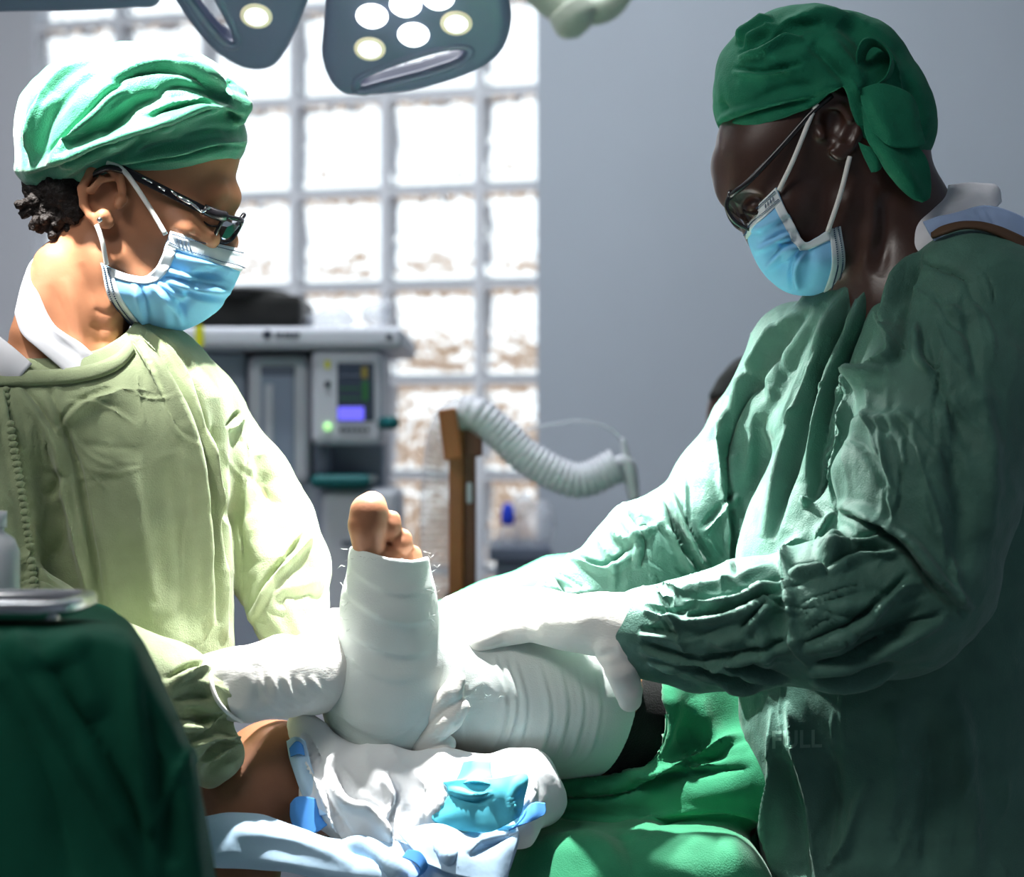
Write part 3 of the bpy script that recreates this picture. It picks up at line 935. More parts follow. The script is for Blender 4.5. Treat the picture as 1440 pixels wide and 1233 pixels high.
# gloves
def glove(name, parent, palm, fingers, extra=(), box=None, strokes=(), h=2.6):
    fd = field(*box, h)
    for c in palm: addchain(fd, c[0], c[1], flat=c[2] if len(c) > 2 else None)
    for f in fingers: addchain(fd, f, 2.2)
    V, Fq = finish(fd)
    V = fold(V, Fq, strokes)
    N = vnormals(V, Fq)
    V = V + N * (noise(V, 60, 9) * 0.0009)[:, None]
    g = mk(name, V, Fq, M['glove'], parent)
    for e in extra: mk('rolled_rim', *ring_tube(e, 3.2, 8, 40), M['glove'], g)
    return g
glove('glove', wom,
      [([(300, 962, -178, 44), (345, 962, -172, 46), (400, 950, -140, 50), (450, 945, -95, 46), (492, 958, -40, 40)], 24, ((0.25, 1, 0.1), 0.75)),
       ([(380, 955, -150, 40), (440, 955, -100, 44)], 20)],
      [[(480, 975, -35, 24), (545, 1046, -40, 20), (592, 1044, -90, 18), (634, 1012, -114, 16), (648, 994, -112, 13)],
       [(485, 965, -30, 24), (560, 1010, -30, 20), (606, 1004, -96, 18), (636, 972, -112, 16), (642, 956, -108, 13)],
       [(480, 985, -35, 22), (530, 1064, -40, 19), (566, 1074, -78, 17), (610, 1062, -98, 15), (630, 1046, -98, 12)],
       [(485, 950, -20, 24), (570, 980, 10, 20), (640, 960, -20, 16)],
       [(430, 915, -110, 24), (480, 892, -70, 21), (520, 880, -40, 17)]],
      [[(304, 925, -170), (296, 950, -212), (306, 985, -222), (330, 1010, -200), (345, 1010, -165), (330, 975, -135), (312, 935, -140), (304, 925, -170)]],
      (270, 680, 840, 1110, -250, 60),
      [('r', 5, 4, [(365, 940), (375, 985), (400, 1002)]), ('r', 5, 4, [(380, 945), (392, 985), (420, 1000)]), ('r', 5, 4, [(398, 945), (412, 980), (440, 990)]),
       ('r', 5, 3, [(418, 950), (432, 975), (455, 985)]), ('v', 12, 6, [(360, 930), (368, 965), (362, 1000)]), ('r', 6, 4, [(310, 960), (325, 990), (350, 1002)]),
       ('r', 5, 3, [(436, 950), (450, 972), (470, 980)])])
glove('glove', wom,
      [([(428, 902, -4, 36), (470, 900, 0, 38), (530, 905, 20, 40), (580, 900, 40, 38)], 24, ((0, 1, 0.2), 0.75))],
      [[(580, 890, 40, 22), (640, 872, 20, 18), (672, 884, -20, 15)], [(580, 900, 40, 22), (650, 880, 40, 18), (690, 888, 0, 15)],
       [(575, 910, 50, 22), (650, 900, 70, 18), (700, 890, 40, 15)], [(570, 920, 50, 20), (640, 930, 80, 17), (690, 920, 80, 14)], [(500, 880, 0, 20), (560, 850, -10, 18), (600, 845, -20, 15)]],
      (), (380, 730, 800, 980, -90, 150))
# ------------------------------------------------------------------ the surgeon in the teal gown
man = empty('person', (P(1280, 0, 20)[0], P(0, 0, 20)[1], 0.0),
            'person in teal green gown and dark green cap steadying the bandaged leg', 'person')
fd = field(975, 1450, 40, 560, -150, 150, 3.0)
fd.add(pell(1160, 168, 0, 142, 106, 126, 20), 0)
fd.add(pell(1082, 226, 0, 84, 82, 70, -20), R(40))
fd.add(pell(1116, 300, 0, 76, 78, 104, -24), R(36))
addchain(fd, [(1046, 262, -38, 15), (1034, 268, 0, 15), (1046, 262, 38, 15)], 24)
addchain(fd, [(1040, 290, 0, 9), (1074, 335, 0, 11), (1082, 350, 0, 12)], 12)
for sg in (-1, 1):
    addchain(fd, [(1112, 290, 64 * sg, 22), (1084, 296, 54 * sg, 17)], 32)
    addchain(fd, [(1196, 290, 66 * sg, 22), (1178, 352, 44 * sg, 24), (1140, 378, 0, 26)], 32)
    fd.add(pell(1052, 290, 62 * sg, 18, 26, 14, -25), R(14), 's')
    fd.add(pell(1062, 292, 46 * sg, 17, 22, 15), R(5))
addchain(fd, [(1210, 220, 0, 88), (1262, 320, 0, 76), (1282, 430, 0, 104)], 34)
addchain(fd, [(1225, 250, -66, 15), (1222, 330, -58, 15), (1210, 405, -40, 14)], 24)
addchain(fd, [(1282, 440, 0, 104), (1370, 450, -70, 70)], 40)
addchain(fd, [(1282, 440, 0, 104), (1170, 490, 70, 55)], 40)
ear(fd, [(1148, 168), (1150, 146), (1168, 132), (1192, 138), (1207, 160), (1206, 188), (1196, 208), (1182, 220), (1172, 214)], 1178, 174, -96, 10, -1)
addchain(fd, [(1196, 168, -106, 6), (1182, 150, -104, 5), (1166, 150, -102, 4)], 4)
addchain(fd, [(1182, 206, -100, 9), (1178, 213, -98, 7)], 8)
fd.add(cone(P(1150, 182, -94), P(1155, 192, -102), R(8), R(6)), R(6))
V, Fq = finish(fd)
V = fold(V, Fq, [('r', 9, 5, [(1228, 260), (1224, 330), (1212, 400)]), ('v', 9, 4, [(1246, 270), (1244, 340), (1236, 390)])])
mbody = (V, Fq)
parts = [(V, Fq.tolist())]
parts.append(limb([(1290, 480, 10, 70), (1280, 700, 20, 110), (1280, 1000, 20, 110), (1290, 1280, 20, 110)]))
parts.append(limb([(1360, 460, -90, 55), (1315, 700, -180, 48), (1275, 845, -205, 42), (1100, 875, -195, 36), (910, 885, -140, 28)]))
parts.append(limb([(1150, 500, 90, 50), (1040, 690, 140, 45), (1000, 750, 140, 42), (820, 840, 90, 32), (750, 866, 66, 27)]))
parts += legs(1290, 20, 1260, -1)
mk('body', *join(parts), M['skin_m'], man)
mbv = bvh_of(*mbody)

# cap with gathered top
fd = field(970, 1345, -10, 300, -160, 160, 2.6)
fd.add(pell(1156, 132, 0, 150, 126, 110, 22), 0)
fd.add(pell(1100, 130, 0, 100, 108, 84, -30), R(24))
fd.add(pell(1228, 178, 0, 86, 106, 92, 35), R(24))
fd.add(pell(1080, 62, -20, 46, 60, 28, -20), R(14))
fd.add(pell(1140, 42, -30, 66, 70, 30, 5), R(14))
fd.add(pell(1220, 64, -20, 56, 70, 34, 30), R(16))
fd.add(hemline([(960, 222), (994, 208), (1040, 186), (1100, 165), (1148, 148), (1186, 118), (1214, 205), (1250, 262), (1300, 284), (1350, 284)]), R(3), 's')
V, Fq = finish(fd)
V = fold(V, Fq, [
    ('c', 8, 6, [(1148, 138), (1090, 150), (1030, 168), (996, 192)]), ('v', 6, 5, [(1012, 140), (1018, 150), (1022, 158)]),
    ('c', 10, 10, [(1036, 74), (1070, 68), (1100, 48), (1130, 46)]), ('r', 8, 8, [(1040, 60), (1065, 45), (1090, 28)]), ('v', 7, 8, [(1048, 70), (1066, 56), (1082, 42)]),
    ('r', 10, 6, [(1075, 85), (1120, 80), (1140, 70)]), ('v', 10, 7, [(1140, 60), (1180, 100), (1200, 125)]), ('r', 10, 6, [(1160, 50), (1190, 85), (1215, 120)]),
    ('v', 12, 7, [(1180, 30), (1215, 60), (1235, 95)]), ('r', 9, 5, [(1120, 22), (1170, 18), (1220, 36)]), ('v', 8, 6, [(1060, 60), (1110, 38), (1160, 36)]),
    ('r', 9, 5, [(1140, 130), (1180, 118), (1215, 128)]), ('v', 9, 5, [(1060, 140), (1110, 122), (1150, 120)]), ('v', 8, 6, [(1270, 100), (1285, 150), (1295, 200)]), ('c', 7, 6, [(1030, 95), (1075, 100), (1130, 90)]), ('r', 7, 6, [(1046, 66), (1080, 52), (1110, 30), (1150, 22)]), ('c', 7, 6, [(1090, 30), (1060, 44), (1038, 66)]), ('k', 6, 6, [(1150, 60), (1185, 95), (1210, 140)]), ('k', 6, 5, [(1215, 40), (1250, 80), (1272, 130)])], gain=1.5)
N = vnormals(V, Fq)
V = V + N * (noise(V, 26, 13) * 0.0022 + noise(V, 70, 14) * 0.0008)[:, None]
mcap = mk('surgical_cap', V, Fq, M['cap_dark'], man)
# bow and hanging tails of the cap ties
def ribbon(rows, nr, nc, m, parent, name, t=0.0014, strokes=(), nz=0.0015):
    V, Fq = sheet_pts([[P(*p) for p in r] for r in rows], nr, nc)
    V = fold(V, Fq, strokes, face=-1, sheet=True)
    V = V + vnormals(V, Fq) * (noise(V, 45, 21) * nz)[:, None]
    return mk(name, *solid(V, Fq, t), m, parent)
ribbon([[(1214, 118, -112), (1204, 84, -128), (1212, 56, -136), (1232, 54, -134), (1252, 78, -132), (1248, 108, -126), (1226, 124, -116)],
        [(1216, 122, -100), (1214, 88, -104), (1222, 68, -106), (1236, 66, -104), (1256, 86, -100), (1252, 112, -100), (1230, 126, -100)]], 12, 50, M['cap_dark'], mcap, 'tie_bow')
ribbon([[(1208, 126, -122), (1240, 118, -132), (1276, 130, -128), (1290, 150, -120)],
        [(1214, 150, -128), (1244, 150, -140), (1278, 160, -136), (1294, 176, -124)],
        [(1228, 186, -132), (1252, 206, -142), (1282, 208, -138), (1300, 204, -124)]], 30, 30, M['cap_dark'], mcap, 'tie_tail', strokes=[('r', 8, 5, [(1225, 130), (1240, 165), (1260, 200)])])
ribbon([[(1212, 150, -118), (1222, 150, -126), (1234, 152, -124)],
        [(1218, 190, -122), (1240, 200, -134), (1290, 206, -128)],
        [(1236, 222, -124), (1262, 232, -134), (1304, 226, -122)],
        [(1262, 258, -116), (1284, 274, -122), (1308, 256, -110)],
        [(1284, 274, -112), (1298, 283, -114), (1306, 278, -108)]], 40, 24, M['cap_dark'], mcap, 'tie_tail', strokes=[('r', 9, 6, [(1240, 200), (1270, 240), (1296, 278)])])
ribbon([[(1208, 200, -108), (1222, 206, -118), (1238, 212, -116)], [(1216, 222, -112), (1230, 226, -120), (1240, 224, -116)], [(1226, 242, -108), (1234, 240, -112), (1240, 232, -110)]], 16, 12, M['cap_dark'], mcap, 'tie_tail')

mm, G = face_mask(man, [
    [(1091, 264, -90), (1066, 290, -62), (1052, 308, 0), (1066, 290, 62), (1091, 264, 90)],
    [(1102, 288, -92), (1070, 318, -70), (1050, 332, 0), (1070, 318, 70), (1102, 288, 92)],
    [(1116, 314, -90), (1086, 346, -76), (1060, 362, 0), (1086, 346, 76), (1116, 314, 90)],
    [(1131, 340, -86), (1108, 368, -76), (1078, 390, 0), (1108, 368, 76), (1131, 340, 86)],
    [(1148, 334, -86), (1134, 376, -78), (1106, 411, 0), (1134, 376, 78), (1148, 334, 86)],
    [(1164, 324, -86), (1162, 376, -78), (1140, 416, 0), (1162, 376, 78), (1164, 324, 86)],
    [(1182, 318, -86), (1188, 366, -74), (1180, 408, 0), (1188, 366, 74), (1182, 318, 86)],
], [('s', 6, 4, [(1112, 300), (1080, 320), (1054, 330)]), ('s', 6, 4, [(1122, 322), (1090, 344), (1060, 358)]), ('s', 6, 4, [(1132, 342), (1108, 366), (1076, 384)]), ('c', 8, 6, [(1065, 345), (1095, 330), (1118, 325)]), ('c', 8, 6, [(1075, 372), (1100, 345), (1124, 340)]), ('c', 8, 6, [(1115, 410), (1112, 375), (1128, 348)]),
    ('r', 8, 5, [(1060, 330), (1085, 318), (1105, 312)]), ('v', 7, 5, [(1088, 388), (1098, 360), (1085, 330)]), ('v', 9, 5, [(1140, 345), (1138, 375), (1130, 405)])])
for pts in ([(1095, 268, -92), (1116, 224, -102), (1142, 160, -108), (1150, 146, -110)], [(1164, 326, -92), (1182, 272, -104), (1195, 220, -104)]):
    mk('ear_loop', *ring_tube(pts, 3.6, 8, 24), M['elastic'], mm)

gm = mk('glasses', *ring_tube([(1170, 134, -108), (1142, 158, -108), (1100, 205, -98), (1056, 252, -86), (1034, 270, -74), (1026, 278, -62)], 4.2, 8, 30), M['glasses'], man, label='thin dark tortoiseshell glasses')
mk('bridge', *ring_tube([(1060, 300, -14), (1046, 292, 0), (1062, 306, 14)], 3.2, 8, 12), M['glasses'], gm)
for sg in (-1, 1):
    rim = [(1026, 274, 66), (1022, 292, 62), (1034, 312, 52), (1058, 323, 40), (1066, 316, 20), (1060, 300, 14), (1042, 284, 22), (1028, 270, 50), (1026, 274, 66)]
    rim = [(x + (0 if sg < 0 else 2), y + (0 if sg < 0 else 6), sg * d) for x, y, d in rim]
    mk('lens_rim', *ring_tube(rim, 3.2, 8, 48), M['glasses'], gm)
    q = crom([P(*p) for p in rim], 30)[:-1]
    n = len(q)
    mk('lens', np.vstack([q, q + (0.0006, -0.001, 0)]), [list(range(n)), [n + i for i in reversed(range(n))]] + [[i, (i + 1) % n, (i + 1) % n + n, i + n] for i in range(n)], M['lens'], gm, smooth=False)
mk('eyelashes', *ring_tube([(1074, 292, -66), (1064, 300, -66), (1054, 300, -60), (1046, 296, -48)], 2.4, 6, 14), M['hair'], man)

# collars and strap
ribbon([[(1334, 262, 0), (1366, 258, -20), (1400, 262, -30), (1408, 284, -34)],
        [(1328, 272, -40), (1352, 280, -60), (1372, 290, -66), (1392, 300, -66)],
        [(1290, 306, -70), (1310, 314, -86), (1330, 322, -92), (1350, 332, -96)],
        [(1268, 340, -74), (1284, 350, -88), (1298, 356, -94), (1320, 366, -96)],
        [(1252, 372, -66), (1264, 380, -76), (1280, 384, -80), (1300, 392, -80)]], 40, 24, M['shirt_white'], man, 'shirt_collar', strokes=[('r', 9, 4, [(1275, 330), (1320, 300), (1380, 275)])])
ribbon([[(1298, 312, -104), (1318, 306, -104), (1345, 300, -100), (1385, 290, -80), (1440, 306, -70), (1490, 330, -60)],
        [(1306, 328, -112), (1324, 318, -112), (1350, 314, -110), (1390, 308, -100), (1440, 326, -96), (1490, 350, -90)],
        [(1314, 340, -112), (1340, 336, -112), (1370, 334, -112), (1400, 334, -110), (1440, 350, -106), (1490, 372, -100)]], 16, 50, M['shirt_blue'], man, 'shirt', strokes=[('v', 4, 3, [(1372, 294), (1384, 312), (1388, 328)]), ('v', 4, 3, [(1384, 292), (1396, 312), (1400, 328)])])
ribbon([[(1312, 330, -118), (1328, 320, -128), (1360, 314, -136), (1400, 320, -140), (1450, 342, -140), (1500, 372, -134)],
        [(1312, 336, -124), (1330, 330, -138), (1362, 322, -146), (1402, 332, -152), (1450, 360, -152), (1500, 392, -146)]], 6, 50, M['leather'], man, 'shoulder_strap', 0.003)

# gown
fd = field(690, 1540, 300, 1300, -350, 250, 3.2)
flm = ((0, 1, 0), 0.72)
tor = [(1300, 530, 10, 160), (1284, 640, 15, 190), (1264, 800, 15, 226), (1270, 1000, 15, 228), (1302, 1330, 15, 214)]
for a, b in zip(tor[:-1], tor[1:]):
    fd.add(cone(P(*a[:3]), P(*b[:3]), R(a[3]), R(b[3]), flm), R(10))
fd.add(cone(P(1275, 470, 0), P(1375, 438, -80), R(95), R(108)), R(50))
fd.add(cone(P(1240, 480, 10), P(1130, 500, 105), R(90), R(72)), R(50))
fd.add(cone(P(1190, 470, 20), P(1120, 560, 60), R(70), R(60)), R(40))
fd.add(ell(P(1246, 312, -10), (R(82), R(120), R(96)), rot2(-24)), R(6), 's')
addchain(fd, [(1128, 502, 105, 72), (1072, 600, 128, 64), (1024, 690, 142, 76), (996, 745, 140, 86)], 20)
addchain(fd, [(996, 745, 140, 86), (912, 782, 118, 78), (832, 832, 90, 58), (776, 862, 70, 42)], 12)
addchain(fd, [(1375, 440, -90, 106), (1335, 560, -150, 116), (1308, 680, -186, 118), (1296, 780, -202, 112)], 36)
addchain(fd, [(1290, 820, -206, 108), (1262, 848, -210, 100), (1160, 866, -204, 104), (1060, 880, -184, 90), (985, 888, -162, 78), (912, 888, -140, 66)], 14)
V, Fq = finish(fd)
V = fold(V, Fq, [
    # chest and far shoulder
    ('c', 14, 13, [(1205, 400), (1160, 520), (1120, 640), (1085, 760)]), ('c', 12, 11, [(1245, 385), (1200, 480), (1165, 580), (1140, 680)]),
    ('r', 10, 8, [(1180, 420), (1130, 520), (1090, 620)]), ('v', 12, 9, [(1160, 425), (1105, 520), (1070, 600)]), ('c', 10, 9, [(1140, 430), (1085, 500), (1040, 580), (1022, 640)]),
    ('r', 8, 6, [(1120, 440), (1070, 500), (1030, 560)]), ('v', 7, 6, [(1045, 500), (1065, 540), (1070, 580)]), ('r', 8, 5, [(1080, 540), (1060, 600), (1050, 680)]),
    ('c', 9, 8, [(1290, 370), (1262, 440), (1258, 490)]), ('c', 10, 9, [(1300, 350), (1272, 430), (1264, 500), (1240, 520)]),
    ('r', 9, 7, [(1265, 500), (1220, 530), (1180, 560)]), ('c', 8, 7, [(1165, 560), (1200, 530), (1245, 515)]),
    ('r', 8, 6, [(1235, 430), (1255, 470), (1258, 500)]), ('v', 8, 6, [(1215, 440), (1190, 500), (1180, 540)]),
    # near upper sleeve
    ('k', 12, 15, [(1258, 500), (1220, 530), (1196, 590), (1180, 680), (1176, 720)]), ('c', 10, 9, [(1196, 600), (1160, 660), (1142, 700), (1150, 650)]),
    ('v', 12, 12, [(1172, 600), (1160, 650), (1145, 700)]), ('k', 7, 6, [(1225, 530), (1226, 600), (1250, 690), (1262, 760)]), ('k', 7, 6, [(1235, 590), (1245, 650), (1262, 700)]),
    ('k', 8, 6, [(1280, 600), (1300, 670), (1320, 730), (1330, 800)]), ('v', 10, 6, [(1300, 440), (1312, 500), (1330, 560), (1370, 640)]),
    ('r', 11, 7, [(1190, 610), (1230, 590), (1285, 588)]), ('v', 8, 6, [(1205, 615), (1235, 660), (1250, 700)]), ('v', 9, 6, [(1350, 420), (1368, 480), (1374, 560)]),
    ('r', 9, 5, [(1300, 430), (1340, 440), (1380, 440)]), ('c', 8, 6, [(1295, 450), (1298, 500), (1320, 520)]), ('v', 6, 5, [(1290, 370), (1330, 380), (1372, 402)]),
    ('r', 14, 8, [(1360, 500), (1390, 620), (1390, 760)]), ('v', 14, 8, [(1330, 600), (1350, 700), (1352, 800)]), ('k', 8, 6, [(1340, 780), (1345, 840), (1348, 870)]),
    # elbow bend
    ('c', 13, 16, [(1360, 868), (1310, 820), (1265, 765), (1210, 730), (1176, 722)]), ('k', 9, 10, [(1176, 720), (1155, 750), (1150, 770)]),
    ('r', 12, 10, [(1190, 740), (1170, 770), (1165, 800)]), ('c', 9, 10, [(1150, 775), (1180, 770), (1240, 745)]), ('c', 9, 9, [(1160, 800), (1220, 775), (1265, 768)]),
    ('k', 9, 12, [(1145, 765), (1120, 760), (1104, 790), (1112, 850), (1120, 905), (1150, 945)]), ('c', 10, 10, [(1110, 800), (1150, 795), (1165, 800)]),
    ('v', 12, 10, [(1100, 790), (1095, 840), (1110, 900)]), ('c', 12, 12, [(1125, 905), (1190, 880), (1240, 840), (1280, 805)]), ('c', 12, 11, [(1135, 935), (1210, 915), (1280, 880), (1330, 860)]),
    ('r', 10, 8, [(1170, 860), (1215, 850), (1250, 860)]), ('v', 11, 9, [(1180, 905), (1240, 890), (1300, 850)]), ('c', 9, 9, [(1140, 952), (1200, 950), (1260, 930)]),
    # forearm
    ('c', 10, 10, [(930, 862), (985, 865), (1050, 850), (1095, 825)]), ('c', 8, 9, [(960, 838), (1010, 842), (1060, 828), (1096, 805)]), ('r', 7, 7, [(930, 830), (980, 826), (1040, 815), (1090, 790)]),
    ('c', 8, 8, [(905, 850), (945, 862), (985, 850)]), ('c', 8, 8, [(898, 885), (935, 888), (960, 895)]), ('c', 10, 10, [(900, 905), (960, 925), (1000, 928), (1090, 905), (1115, 903)]),
    ('c', 10, 10, [(910, 925), (960, 935), (1020, 950), (1080, 965)]), ('v', 9, 9, [(930, 950), (980, 945), (1030, 955)]), ('r', 9, 7, [(1060, 870), (1075, 905), (1080, 940)]),
    ('k', 8, 7, [(950, 830), (952, 880), (965, 925)]), ('c', 9, 8, [(1040, 885), (1065, 860), (1085, 840)]), ('c', 9, 8, [(1000, 930), (1060, 940), (1110, 955)]), ('r', 7, 5, [(990, 900), (1030, 905)]),
    ('k', 6, 6, [(915, 826), (935, 840), (950, 842)]), ('k', 6, 6, [(925, 818), (950, 832), (965, 834)]), ('v', 7, 7, [(915, 940), (950, 960), (990, 965)]),
    # far sleeve
    ('c', 9, 10, [(930, 690), (955, 760), (990, 810)]), ('c', 9, 10, [(945, 680), (975, 750), (1005, 800)]), ('r', 8, 8, [(938, 690), (965, 755), (996, 805)]),
    ('c', 8, 8, [(880, 720), (905, 760), (900, 800)]), ('k', 7, 8, [(830, 745), (860, 790), (860, 830)]), ('c', 8, 8, [(800, 775), (850, 795), (890, 770)]), ('k', 6, 7, [(850, 730), (880, 760), (935, 735)]),
    ('c', 8, 8, [(770, 800), (800, 840), (830, 850)]), ('k', 6, 7, [(750, 820), (790, 835), (840, 830)]), ('c', 8, 7, [(985, 745), (1015, 710), (1035, 690)]), ('k', 6, 6, [(870, 705), (900, 730), (905, 760)]),
    ('c', 9, 9, [(1035, 560), (1022, 640), (1030, 740), (1036, 820)]),
    # skirt front
    ('k', 10, 10, [(1085, 990), (1088, 1080), (1082, 1160), (1095, 1240)]), ('k', 14, 13, [(1105, 985), (1125, 1060), (1142, 1140), (1150, 1240)]), ('v', 14, 11, [(1092, 1060), (1112, 1120), (1130, 1240)]),
    ('k', 10, 10, [(1225, 1095), (1205, 1130), (1190, 1180), (1160, 1225)]), ('v', 14, 9, [(1165, 1040), (1172, 1110), (1165, 1190)]), ('r', 14, 8, [(1255, 985), (1262, 1080), (1250, 1180)]),
    ('v', 16, 10, [(1300, 985), (1310, 1080), (1300, 1230)]), ('r', 14, 8, [(1340, 960), (1360, 1080), (1370, 1230)]),
] + creases(150, 5, [(1190, 1400, 400, 640, 70, 40), (1180, 1360, 540, 760, 80, 25), (920, 1120, 810, 970, 0, 30), (1110, 1330, 760, 930, -25, 30), (1010, 1180, 440, 640, 110, 25), (1080, 1420, 980, 1230, 85, 30), (780, 1020, 680, 860, 60, 40)], (1.2, 3.0)), gain=1.6)
N = vnormals(V, Fq)
q = V * np.array([1, 1, 0.4])
V = V + N * (noise(q, 15, 15) * 0.004 + ridged(V, 18, 16) * 0.0016 + noise(V, 44, 17) * 0.0012)[:, None]
mg = mk('surgical_gown', V, Fq, M['gown_teal'], man, label='creased teal green gown')
mgb = bvh_of(V, Fq)
V, Fq = lathe([(0.150, 0.0), (0.152, -0.2), (0.165, -0.45), (0.172, -0.6)], (0, 0, 0), (0, 0, 1), 64)
a = np.arctan2(V[:, 1], V[:, 0])
rr = 1 + 0.05 * np.sin(a * 9) * np.clip(-V[:, 2] * 2, 0, 1)
V = V * np.stack([rr, rr * 0.72, np.ones_like(rr)], 1) + P(1300, 1285, 15)
mk('gown_skirt', V, Fq, M['gown_teal'], mg)
# faded lettering printed on the skirt
M['print'] = mat('faded_grey_print', srgb(112, 148, 134), rough=0.9)
fc = bpy.data.curves.new('lettering', 'FONT'); fc.body = 'FULL'; fc.size = 1.0; fc.offset = 0.02
to = bpy.data.objects.new('lettering', fc); COL.objects.link(to)
dg = bpy.context.evaluated_depsgraph_get()
tm = bpy.data.meshes.new_from_object(to.evaluated_get(dg))
bmt = bmesh.new(); bmt.from_mesh(tm); bmesh.ops.triangulate(bmt, faces=bmt.faces); bmesh.ops.subdivide_edges(bmt, edges=bmt.edges, cuts=3, use_grid_fill=True)
tv = np.array([v.co[:] for v in bmt.verts]); tf = [[v.index for v in f.verts] for f in bmt.faces]; bmt.free()
bpy.data.objects.remove(to)
w = tv[:, 0].max()
tp = [surf_depth(mgb, 1084 + q[0] / w * 72, 1052 - q[1] / 0.72 * 25 - q[0] / w * 2, 0.0012) for q in tv]
mk('printed_lettering', np.array(tp), tf, M['print'], mg, smooth=False)

# gloves
glove('glove', man,
      [([(925, 884, -142, 50), (885, 880, -138, 48), (840, 878, -116, 46), (796, 880, -84, 42)], 24, ((0.2, 0.5, 1), 0.8)),
       ([(880, 890, -150, 38), (868, 915, -156, 30)], 16)],
      [[(868, 905, -156, 30), (874, 940, -160, 24), (884, 972, -150, 20), (886, 984, -146, 17)],
       [(800, 890, -96, 26), (748, 880, -62, 22), (706, 890, -52, 19), (672, 902, -60, 16)], [(800, 876, -80, 26), (742, 862, -40, 22), (696, 864, -20, 19), (664, 874, -20, 16)],
       [(800, 866, -60, 25), (746, 852, -16, 21), (706, 850, 6, 18), (680, 856, 10, 15)], [(806, 858, -40, 23), (766, 846, -4, 19), (736, 844, 16, 16), (716, 846, 20, 14)]],
      [[(905, 826, -130), (896, 850, -176), (898, 890, -196), (908, 930, -186), (920, 946, -150), (922, 930, -100), (915, 860, -84), (905, 826, -130)]],
      (630, 960, 800, 1020, -240, 60),
      [('r', 4, 2, [(866, 900), (874, 918), (892, 925)]), ('r', 4, 2, [(876, 896), (888, 912), (902, 916)]), ('v', 6, 4, [(795, 922), (830, 926), (868, 918)]), ])
glove('glove', man,
      [([(778, 862, 72, 36), (736, 862, 62, 40), (690, 868, 44, 40), (655, 876, 24, 36)], 24, ((0.1, 0.3, 1), 0.75))],
      [[(655, 872, 20, 22), (628, 892, -10, 18), (622, 918, -26, 15)], [(664, 880, 10, 22), (646, 905, -24, 18), (644, 930, -34, 15)], [(676, 884, 4, 22), (664, 912, -30, 18), (662, 936, -42, 15)],
       [(690, 886, 0, 20), (684, 910, -30, 16), (684, 930, -44, 14)], [(700, 850, 40, 20), (660, 846, 20, 17), (632, 852, 4, 14)]],
      (), (590, 830, 800, 980, -90, 140))

# ------------------------------------------------------------------ third person, mostly hidden behind the teal gown
an = empty('person', (P(1090, 0, 1050)[0], P(0, 0, 1050)[1], 0.0), 'person with black cap almost hidden behind the teal gown shoulder', 'person')
fd = field(950, 1230, 480, 900, 900, 1200, 5.0)
fd.add(pell(1078, 580, 1050, 82, 66, 84), 0)
fd.add(pell(1052, 610, 1050, 52, 50, 66, -10), R(30))
addchain(fd, [(1012, 590, 1050, 9), (1004, 617, 1050, 11)], 12)
addchain(fd, [(1090, 660, 1050, 46), (1100, 740, 1050, 56), (1110, 800, 1050, 100)], 30)
V, Fq = finish(fd)
pts = [(V, Fq.tolist())]
yb = D0 + 1050 * S; xb = P(1105, 0, 1050)[0]
for sg in (-1, 1):
    pts.append(tube([(xb + sg * .07, yb, 0.95), (xb + sg * .08, yb, 0.5), (xb + sg * .08, yb, 0.04)], [0.09, 0.065, 0.05], 12, 12))
    pts.append(tube([(xb + sg * .08, yb + .05, 0.04), (xb + sg * .08, yb - .06, 0.04), (xb + sg * .08, yb - .10, 0.03)], [0.036, 0.042, 0.026], 12, 12))
mk('body', *join(pts), M['skin_m'], an)
fd = field(950, 1230, 480, 720, 900, 1200, 4.0)
fd.add(pell(1082, 567, 1050, 88, 72, 74, -10), 0)
fd.add(hemline([(950, 567), (1006, 558), (1046, 555), (1096, 580), (1150, 650), (1250, 650)]), R(3), 's')
addchain(fd, [(1004, 556, 1030, 8), (1030, 551, 1000, 8), (1072, 565, 978, 8)], 8)
V, Fq = finish(fd)
V = V + vnormals(V, Fq) * (noise(V, 30, 31) * 0.003)[:, None]
mk('surgical_cap', V, Fq, M['dark_cloth'], an)
fd = field(900, 1340, 740, 1350, 850, 1250, 7.0)
fd.add(cone(P(1110, 830, 1050), P(1110, 1460, 1050), R(120), R(124), ((0, 1, 0), .7)), 0)
for sg in (-1, 1):
    addchain(fd, [(1110 + sg * 90, 810, 1050, 50), (1110 + sg * 130, 960, 1040, 46), (1110 + sg * 100, 1080, 1030, 38)], 30)
V, Fq = finish(fd)
V = V + vnormals(V, Fq) * (noise(V * np.array([1, 1, .4]), 14, 33) * 0.006)[:, None]
mk('surgical_gown', V, Fq, M['drape_dark'], an)
# ------------------------------------------------------------------ operating table
M['steel_paint'] = mat('grey_enamel', srgb(150, 156, 162), rough=0.35, spec=0.5)
M['vinyl'] = mat('black_vinyl', srgb(24, 26, 28), rough=0.5)
ZT = 0.985                                             # top of the table pad
ot = empty('operating_table', (0.25, 2.25, 0.0), 'grey operating table hidden under the green drape', 'table')
mk('pad', *box_pts((0.22, 2.18, ZT - 0.035), 0.86, 0.36, 0.07, None, 0.02, 3), M['vinyl'], ot)
mk('table_top', *box_pts((0.22, 2.18, ZT - 0.09), 0.86, 0.34, 0.03, None, 0.006), M['steel_paint'], ot, smooth=False)
mk('column', *box_pts((0.22, 2.22, 0.49), 0.2, 0.18, 0.80, None, 0.03, 3), M['steel_paint'], ot, smooth=False)
mk('base', *box_pts((0.22, 2.18, 0.05), 0.60, 0.30, 0.10, None, 0.03, 3), M['steel_paint'], ot, smooth=False)

